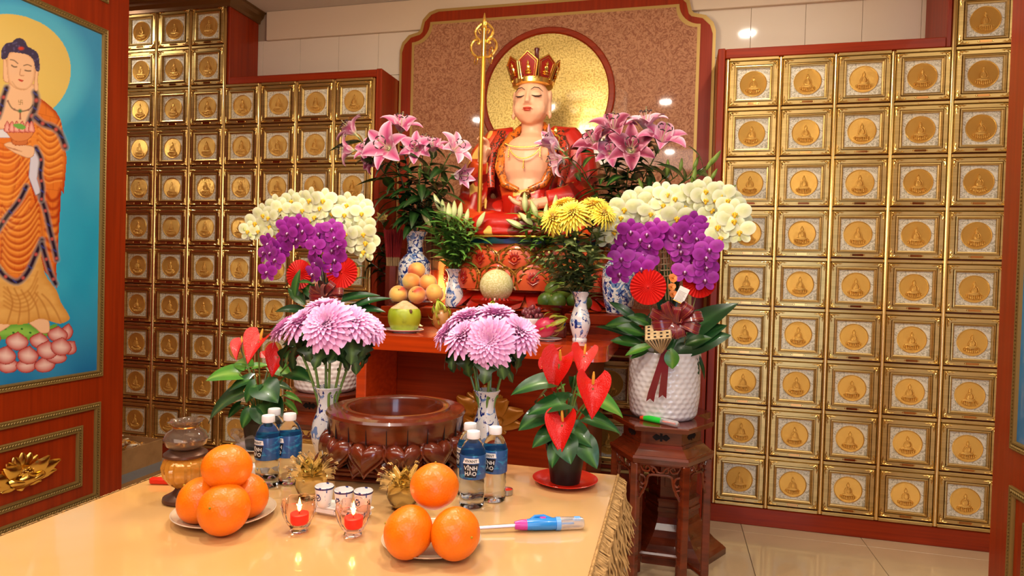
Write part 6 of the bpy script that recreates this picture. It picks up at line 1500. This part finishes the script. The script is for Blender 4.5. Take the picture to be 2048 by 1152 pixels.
# ---------------------------------------------------------------- potted orchids
def orchidmesh(cp,ce,clip,cth,s=1):
    b=MB()
    def oval(cx,cy,rx,ry,ang,z,cup,n=14,col0=None,col1=None,notch=0):
        def fn(u,v):
            a=2*PI*u; x=math.cos(a)*rx*v*(1+notch*math.cos(a)*0); y=math.sin(a)*ry*v
            zz=z+cup*v*v+.0012*math.sin(3*a)*v
            return (cx+x*math.cos(ang)-y*math.sin(ang),cy+x*math.sin(ang)+y*math.cos(ang),zz)
        b.surf(n,3,fn,closeu=True,col=lambda u,v:mixc(col0 or cp,col1 or ce,max(0,v-.35)*1.6))
    oval(0,.030,.020,.026,0,-.003,-.002)
    for sx in (-1,1):
        oval(sx*.020,-.026,.018,.024,sx*.65,-.004,-.002)
        oval(sx*.031,.009,.032,.029,sx*.15,.002,-.004)
    b.ell((0,-.002,.006),(.0045,.005,.006),8,col=cth)
    for sx in (-1,1): b.ell((sx*.007,-.007,.008),(.004,.007,.005),8,col=clip)
    b.ell((0,-.014,.010),(.006,.009,.004),8,col=clip); b.ell((0,-.006,.010),(.004,.004,.004),6,col=cth)
    return b.mesh('orchid_flower',M['orchid'],ang=179)
M['orchid']=mat('orchid_petal',vc=True,rough=.5,sss=.05,sheen=.1)
oW=orchidmesh(lin('#DDE0A2'),lin('#F0F2CC'),lin('#E8B818'),lin('#F2D040')); oP=orchidmesh(lin('#8E1284'),lin('#A828A6'),lin('#660A4A'),lin('#F0C8E8'))
obud=MB().ell((0,0,0),(.009,.009,.012),8,col=lin('#D2D88A')).mesh('orchid_bud',M['orchid'])
def orchid_pot(lb,P,rt,h,whites,purples,buds,fans,yw,yp,seed,dots=18):
    r=random.Random(seed); t=thing('potted_orchid',lb,'plant',P)
    NZ=44; pr=[(rt*.80,0),(rt*.88,.004),(rt*.94,.014)]+[(rt*(.955+.07*min(1,q/14)) ,.014+(h-.024)*q/NZ) for q in range(1,NZ)]+[(rt*1.02,h-.008),(rt*1.02,h-.002),(rt*1.0,h),(rt*.97,h-.003),(rt*.95,h-.03),(0,h-.03)]
    rows=h/.021
    def dim(R,z,a,k):
        if z<.012 or z>h-.014 or R<rt*.93: return R
        row=z/.021; ph=(int(row)%2)*.5; u=(a/(2*PI)*dots*1.6+ph)%1-.5; v=row%1-.5; q=max(0,1-(u*u+v*v)*5.2); return R-.0045*q**.8
    b=MB(); b.lathe(pr,160,fn=dim); b.build('pot',M['white_glaze'] if 'white_glaze' in M else M.setdefault('white_glaze',mat('white_glaze','#E4DEDA',.16,coat=.6)),t,ang=60)
    MB().surf(16,6,lambda u,v:(rt*.94*v*math.cos(2*PI*u),rt*.94*v*math.sin(2*PI*u),h-.022+.012*math.sin(u*30+v*9)*v),closeu=True,col=lin('#4A4A20')).build('moss',M['leafm'],t)
    top=V((0,0,h-.02))
    def spray(nm,fl,me,Y,s,colr,stemx):
        if not fl: return
        pts=[at(px,py,Y=Y)-P for px,py in fl]; hi=max(pts,key=lambda p:p.z)
        main=bez(top+V((stemx*.3,0,0)),top+V((stemx*.4,.02,(hi.z-top.z)*.7)),hi+V((-.02 if hi.x>0 else .02,.05,.07)),hi+V((0,.012,0)),14)
        order=sorted(pts,key=lambda p:(-p.z)); low=order[-1]
        tail=bez(hi+V((0,.012,0)),hi+(low-hi)*.3+V((0,.02,.01)),low+V((0,.02,.05)),low+V((0,.012,.005)),10)
        st_=MB().tube(main+tail[1:],[.0034]*12+[.0022]*(len(main)+len(tail)-13),6,col=colr).build(nm,M['leafm'],t)
        for k,p in enumerate(pts):
            d=V((r.uniform(-.35,.35)+.25*(1 if p.x>0 else -1)*.5,-1,r.uniform(-.35,.15))); link('orchid_flower',me,st_,frame(p+V((0,r.uniform(-.02,.02),0)),d,(1,0,r.uniform(-.18,.18)),scale=s*r.uniform(.92,1.1)))
        return st_
    for grp,x in whites: st_=spray('white_orchid_spray',grp,oW,yw,1.0,lin('#4A5A2A'),x); st_['label']='arching spray of cream white orchids'; last=st_
    for grp,x in purples: st_=spray('purple_orchid_spray',grp,oP,yp,.90,lin('#3A3A22'),x); st_['label']='hanging spray of purple orchids'
    for px,py in buds: link('orchid_bud',obud,last,T(*(at(px,py,Y=yw)-P)))
    for px,py,Y,rr_,d in fans:
        b=MB(); N=56; b.surf(N,3,lambda u,v:(rr_*(.04+.96*v)*math.cos(2*PI*u),rr_*(.04+.96*v)*math.sin(2*PI*u),(.0045*(1 if round(u*N)%2 else -1))*v**.6),closeu=True); b.ell((0,0,.003),(.005,.005,.004),8)
        q=at(px,py,Y=Y)-P; f=b.build('paper_fan',M['redpaper'] if 'redpaper' in M else M.setdefault('redpaper',mat('red_paper','#D3180C',.6)),t,smooth=False,M=frame(q,d))
        MB().tube([q+V((0,.01,0)),V((q.x*.5,q.y*.5,h*.9))],.0022,6,col=lin('#8A8A50')).build('fan_stick',M['leafm'],t)
    return t
wR=[[(1213,468),(1234,450),(1242,432),(1250,416),(1274,399),(1263,412),(1228,462),(1255,436)],[(1302,425),(1303,444),(1312,389),(1327,409),(1349,396),(1354,434),(1348,456),(1370,411),(1334,388),(1300,405),(1338,425),(1362,390)],[(1395,386),(1411,398),(1426,416),(1422,434),(1436,452),(1440,474),(1412,380),(1430,400)],[(1441,388),(1463,412),(1469,426),(1475,447),(1479,462),(1455,398),(1466,440)]]
pR=[[(1255,474),(1245,502),(1243,516),(1239,546),(1262,462),(1252,486)],[(1295,467),(1300,490),(1286,508),(1284,536),(1313,459),(1306,476),(1281,478),(1290,522),(1322,470)],[(1363,477),(1358,490),(1368,516),(1370,543),(1350,470),(1386,448),(1378,462),(1362,502)],[(1399,461),(1403,490),(1411,514),(1412,534),(1410,559),(1392,476),(1418,498)]]
wL=[[(497,461),(509,444),(526,470),(526,428),(537,451),(563,417),(579,399),(548,410),(514,460),(540,434)],[(609,419),(624,399),(593,432),(587,451),(646,415),(633,433),(637,449),(600,402),(663,425),(612,405),(650,400),(620,440)],[(692,407),(690,428),(692,447),(697,467),(692,487),(700,418)],[(724,425),(728,450),(730,466),(730,483),(725,501),(716,412)]]
pL_=[[(570,452),(569,476),(558,495),(556,519),(539,543),(526,504),(534,486),(580,466),(545,505)],[(609,461),(600,448),(615,480),(596,478)],[(636,466),(633,492),(628,525),(630,547),(645,480)],[(667,457),(674,475),(663,500),(661,538),(667,518),(655,462),(680,492)]]
PR_=V((-.020,-.885,SH)); Yf=-1.0
pr_=orchid_pot('arrangement of cream and purple orchids in a white dimpled pot on the right stand',PR_,.147,.285,[(g,(-.06,-.02,.03,.07)[k]) for k,g in enumerate(wR)],[(g,(-.06,-.03,.03,.06)[k]) for k,g in enumerate(pR)],[(1479,478),(1206,462),(1198,468),(1476,432)],[(1296,574,-1.03,.074,(-.1,-1,.1)),(1399,563,-.97,.068,(.15,-1,.0))],-.98,-1.0,5)
PLp=V((-1.635,-.88,SH)); 
pl_=orchid_pot('arrangement of cream and purple orchids in a white dimpled pot on the left stand',PLp,.158,.27,[(g,(-.06,-.02,.03,.07)[k]) for k,g in enumerate(wL)],[(g,(-.06,-.03,.03,.06)[k]) for k,g in enumerate(pL_)],[(490,458),(500,470),(735,512),(722,512)],[(598,549,-1.0,.072,(-.1,-1,.1)),(684,545,-.98,.076,(.1,-1,.1))],-.97,-1.0,6)
strap=leafmesh('leaf',1,.34,lin('#17401C'),lin('#2E5E2C'),.8,.2,.45,nu=6,nv=12); strapL=leafmesh('leaf',1,.36,lin('#3E7A22'),lin('#6E9A30'),.6,.2,.5,nu=6,nv=12); thin=leafmesh('leaf',1,.14,lin('#1A3A1A'),lin('#2E5428'),1.0,.2,.4,nu=4,nv=10)
oval_=leafmesh('leaf',1,.62,lin('#24521E'),lin('#4E7A30'),.5,.2,.45,nu=6,nv=10)
def pl_leaves(t,P,lst):
    for ax,ay,bx,by,Y,wd,me,up in lst:
        A=at(ax,ay,Y=Y)-P; B=at(bx,by,Y=Y-.03)-P; link('leaf',me,t,between(A,B,up)@Matrix.Diagonal((wd,1,1,1)))
UL=(-.1,-.7,.7)
pl_leaves(pr_,PR_,[(1330,712,1452,565,-.90,1.0,strap,(-.5,-.7,.4)),(1345,714,1452,640,-.95,1.35,strap,(-.3,-.7,.6)),(1345,712,1440,622,-.93,1.1,strap,(-.3,-.7,.6)),(1330,640,1345,520,-.88,1.2,strap,(.3,-.9,0)),(1300,690,1195,625,-.93,.5,strap,(0,-.7,.7)),(1280,650,1225,590,-.93,.8,strap,(.1,-.8,.6)),(1310,690,1246,700,-1.03,.9,strapL,UL),(1298,700,1258,712,-1.02,.7,oval_,UL),(1290,670,1235,645,-.98,.8,oval_,UL),(1285,690,1222,672,-.97,.7,oval_,UL),(1280,650,1210,640,-.95,.8,oval_,UL),(1305,650,1258,625,-.97,.9,oval_,UL),(1300,625,1285,700,-.97,.6,strap,UL),(1342,695,1345,738,-1.06,1.9,strapL,(0,-.9,.3)),(1390,700,1426,762,-.93,.9,thin,(.3,-.8,.3)),(1385,700,1412,768,-.95,.9,thin,(.3,-.8,.3)),(1370,690,1420,668,-.99,.8,oval_,UL),(1360,660,1392,612,-.93,1.0,strap,(-.3,-.8,.3))])
pl_leaves(pl_,PLp,[(640,640,580,618,-.98,.9,strap,UL),(620,625,535,600,-.98,.7,strap,UL),(635,650,530,640,-.97,.6,oval_,UL),(600,600,648,560,-.95,1.0,strap,(.2,-.9,.3)),(650,620,655,560,-.93,1.0,strap,(.2,-.9,.1)),(660,610,742,565,-.95,.6,strap,(-.3,-.7,.5)),(680,620,760,600,-.95,.7,strap,(-.2,-.7,.6)),(690,625,765,572,-.95,.5,strap,(-.3,-.7,.5)),(610,610,575,572,-.98,.7,oval_,UL),(640,600,600,560,-.96,.8,oval_,UL),(590,595,592,538,-1.03,.5,oval_,(0,-.9,.2)),(596,565,620,560,-1.04,.45,oval_,UL),(700,540,722,520,-.96,.8,thin,UL),(705,560,728,545,-.96,.6,thin,UL),(580,560,558,580,-.98,.6,thin,UL),(640,668,528,648,-.98,.55,strapL,UL)])
# bow, ribbon tails, card, woven pod
M['ribbon']=mat('wine_ribbon','#6E0A14',.25,coat=.3,sheen=.3); M['ribbongold']=mat('ribbon_gold_line','#B9683A',.3,metal=.5)
def bow(t,P,C,s,seed):
    r=random.Random(seed)
    for k,(a,L,yy) in enumerate(((.3,1.0,0),(2.8,1.0,0),(1.0,.85,-.01),(2.1,.85,-.01),(-.25,.9,-.005),(3.4,.9,-.005),(1.55,.6,-.02),(-1.2,.6,-.01),(-1.9,.6,-.01))):
        L*=.085*s; wd=.017*s; Mx=T(*C)@RY(-a)@T(0,yy,0)@RX(1.05+.25*(k%3))
        def fn(u,v):
            th=2*PI*u; x=L*(.5-.5*math.cos(th)); z=.34*L*math.sin(th)*(x/L)**.6; return (x,(v-.5)*2*wd+.006*math.sin(th*2),z)
        b=MB(); b.surf(20,3,fn,Mx,closeu=True); o=b.build('ribbon_loop',M['ribbon'],t,ang=179)
        b=MB()
        for q in (.22,.78): b.tube([V(fn(u/20,q))*1.012 for u in range(20)],.0009*s,4,M=Mx,closed=True)
        b.build('gold_stripe',M['ribbongold'],o)
    MB().ell(C,(.014*s,.014*s,.012*s),10).build('knot',M['ribbon'],t)
bow(pr_,PR_,at(1352,645,Y=-1.06)-PR_,1.25,1); bow(pl_,PLp,at(652,592,Y=-1.05)-PLp,1.05,2)
for (x0,y0,x1,y1) in ((1330,700,1300,797),(1334,700,1325,790)):
    A=at(x0,y0,Y=-1.065)-PR_; B=at(x1,y1,Y=-1.06)-PR_; w_=.013; b=MB()
    def fn(u,v): s=(u-.5)*2; P=A*(1-v)+B*v; return (P.x+s*w_*(.8+.4*v),P.y-.006*math.sin(v*3),P.z-(.014*abs(s) if v>.99 else 0))
    b.surf(6,10,fn); b.surf(6,10,lambda u,v:V(fn(1-u,v))+V((0,.0012,0))); b.build('ribbon_tail',M['ribbon'],pr_,ang=179)
b=MB(); A=at(1340,655,Y=-1.06)-PR_;B=at(1326,702,Y=-1.065)-PR_; b.surf(4,6,lambda u,v:(A*(1-v)+B*v)+V(((u-.5)*.022,-.004,0))); b.build('ribbon_tail',M['ribbon'],pr_,ang=179)
# woven pod: a square-mouthed basket of split bamboo
M['bam']=mat('split_bamboo','#C8AC80',.6,noise=((40,40,10),'#A88A5E',.4,.7)); Q=at(1316,664,Y=-1.09)-PR_; tip=at(1322,706,Y=-1.085)-PR_
dM=frame(Q,(-.12,-.50,.86),(1,0,.1)); b=MB(); S=.050
b.bbox(-S,S,-S,S,-.002,.002,.001,M=dM)
pd=b.build('woven_pod',M['bam'],pr_,smooth=False); 
b=MB()
for i in range(4):
    for j in range(4): b.bbox(-.036+.024*i-.005,-.036+.024*i+.005,-.036+.024*j-.005,-.036+.024*j+.005,.0015,.0032,.0005,M=dM)
b.build('openings',M['dark'],pd,smooth=False)
b=MB()
for i in range(9):
    f=-1+i/4
    for A in ((f*S,-S),(f*S,S),(-S,f*S),(S,f*S)): p=dM@V((A[0],A[1],-.002)); q=tip+V((A[0]*.06,A[1]*.06,0)); b.tube([p,(p+q)/2+(p-Q)*.04,q],[.0045,.0035,.002],4)
b.build('slivers',M['bam'],pd)['kind']='stuff'
# gift card
b=MB(); cM=frame(at(1363,590,Y=-1.03)-PR_,(-.1,-1,.15),(.9,0,-.42)); b.bbox(-.021,.021,-.033,.033,0,.001,.0003,M=cM); cdn=b.build('gift_card',mat('card_paper','#E2DAD2',.5),pr_,smooth=False)
b=MB()
for k in range(9): b.bbox(-.016,.012 if k%3 else .016,.012-.005*k,.0132-.005*k,.0012,.0015,.0001,M=cM)
b.build('print_lines',M['stickb'],cdn,smooth=False)['kind']='stuff'
b=MB(); b.bbox(-.021,.021,-.033,-.029,.0012,.0015,.0001,M=cM); b.build('gold_edge',M['goldleaf'],cdn,smooth=False)
# bamboo lattice and orange leaf ornament behind the bow
b=MB()
for k in range(4): 
    A=at(1326+6*k,500,Y=-.93)-PR_;B=at(1332+6*k,600,Y=-.93)-PR_; b.tube([A,B],.0028,5)
for k in range(5): A=at(1321,505+12*k,Y=-.935)-PR_;B=at(1352,503+12*k,Y=-.935)-PR_; b.tube([A,B],.0028,5)
b.build('bamboo_lattice',M['bam'],pr_)
for px,py,q in ((1347,556,1.1),(1344,574,.9),(1346,588,.9)):
    b=MB(); C=at(px,py,Y=-1.0)-PR_; b.surf(8,4,lambda u,v:(.018*q*v*math.cos(u*6.28)*(1+.3*math.sin(u*19)),.003*math.sin(u*12),.018*q*v*math.sin(u*6.28)),T(*C),closeu=True); b.build('orange_ornament',M.setdefault('orn',mat('orange_paper','#E8863A',.5)),pr_)

t=thing('round_sticker','round red sticker with a gold mark on a niche door beside the right orchids','sticker',at(1493,480,Y=-.0135))
MB().lathe([(.0145,0),(.0145,.0012),(0,.0012)],28,M=RX(PI/2)).build('disc',M['red'],t)
b=MB(); b.tube([(-.006,-.0018,-.004),(0,-.0018,.006),(.006,-.0018,-.004)],.0009,5); b.tube([(-.007,-.0018,.001),(.007,-.0018,.001)],.0009,5); b.build('gold_mark',M['goldleaf'],t)
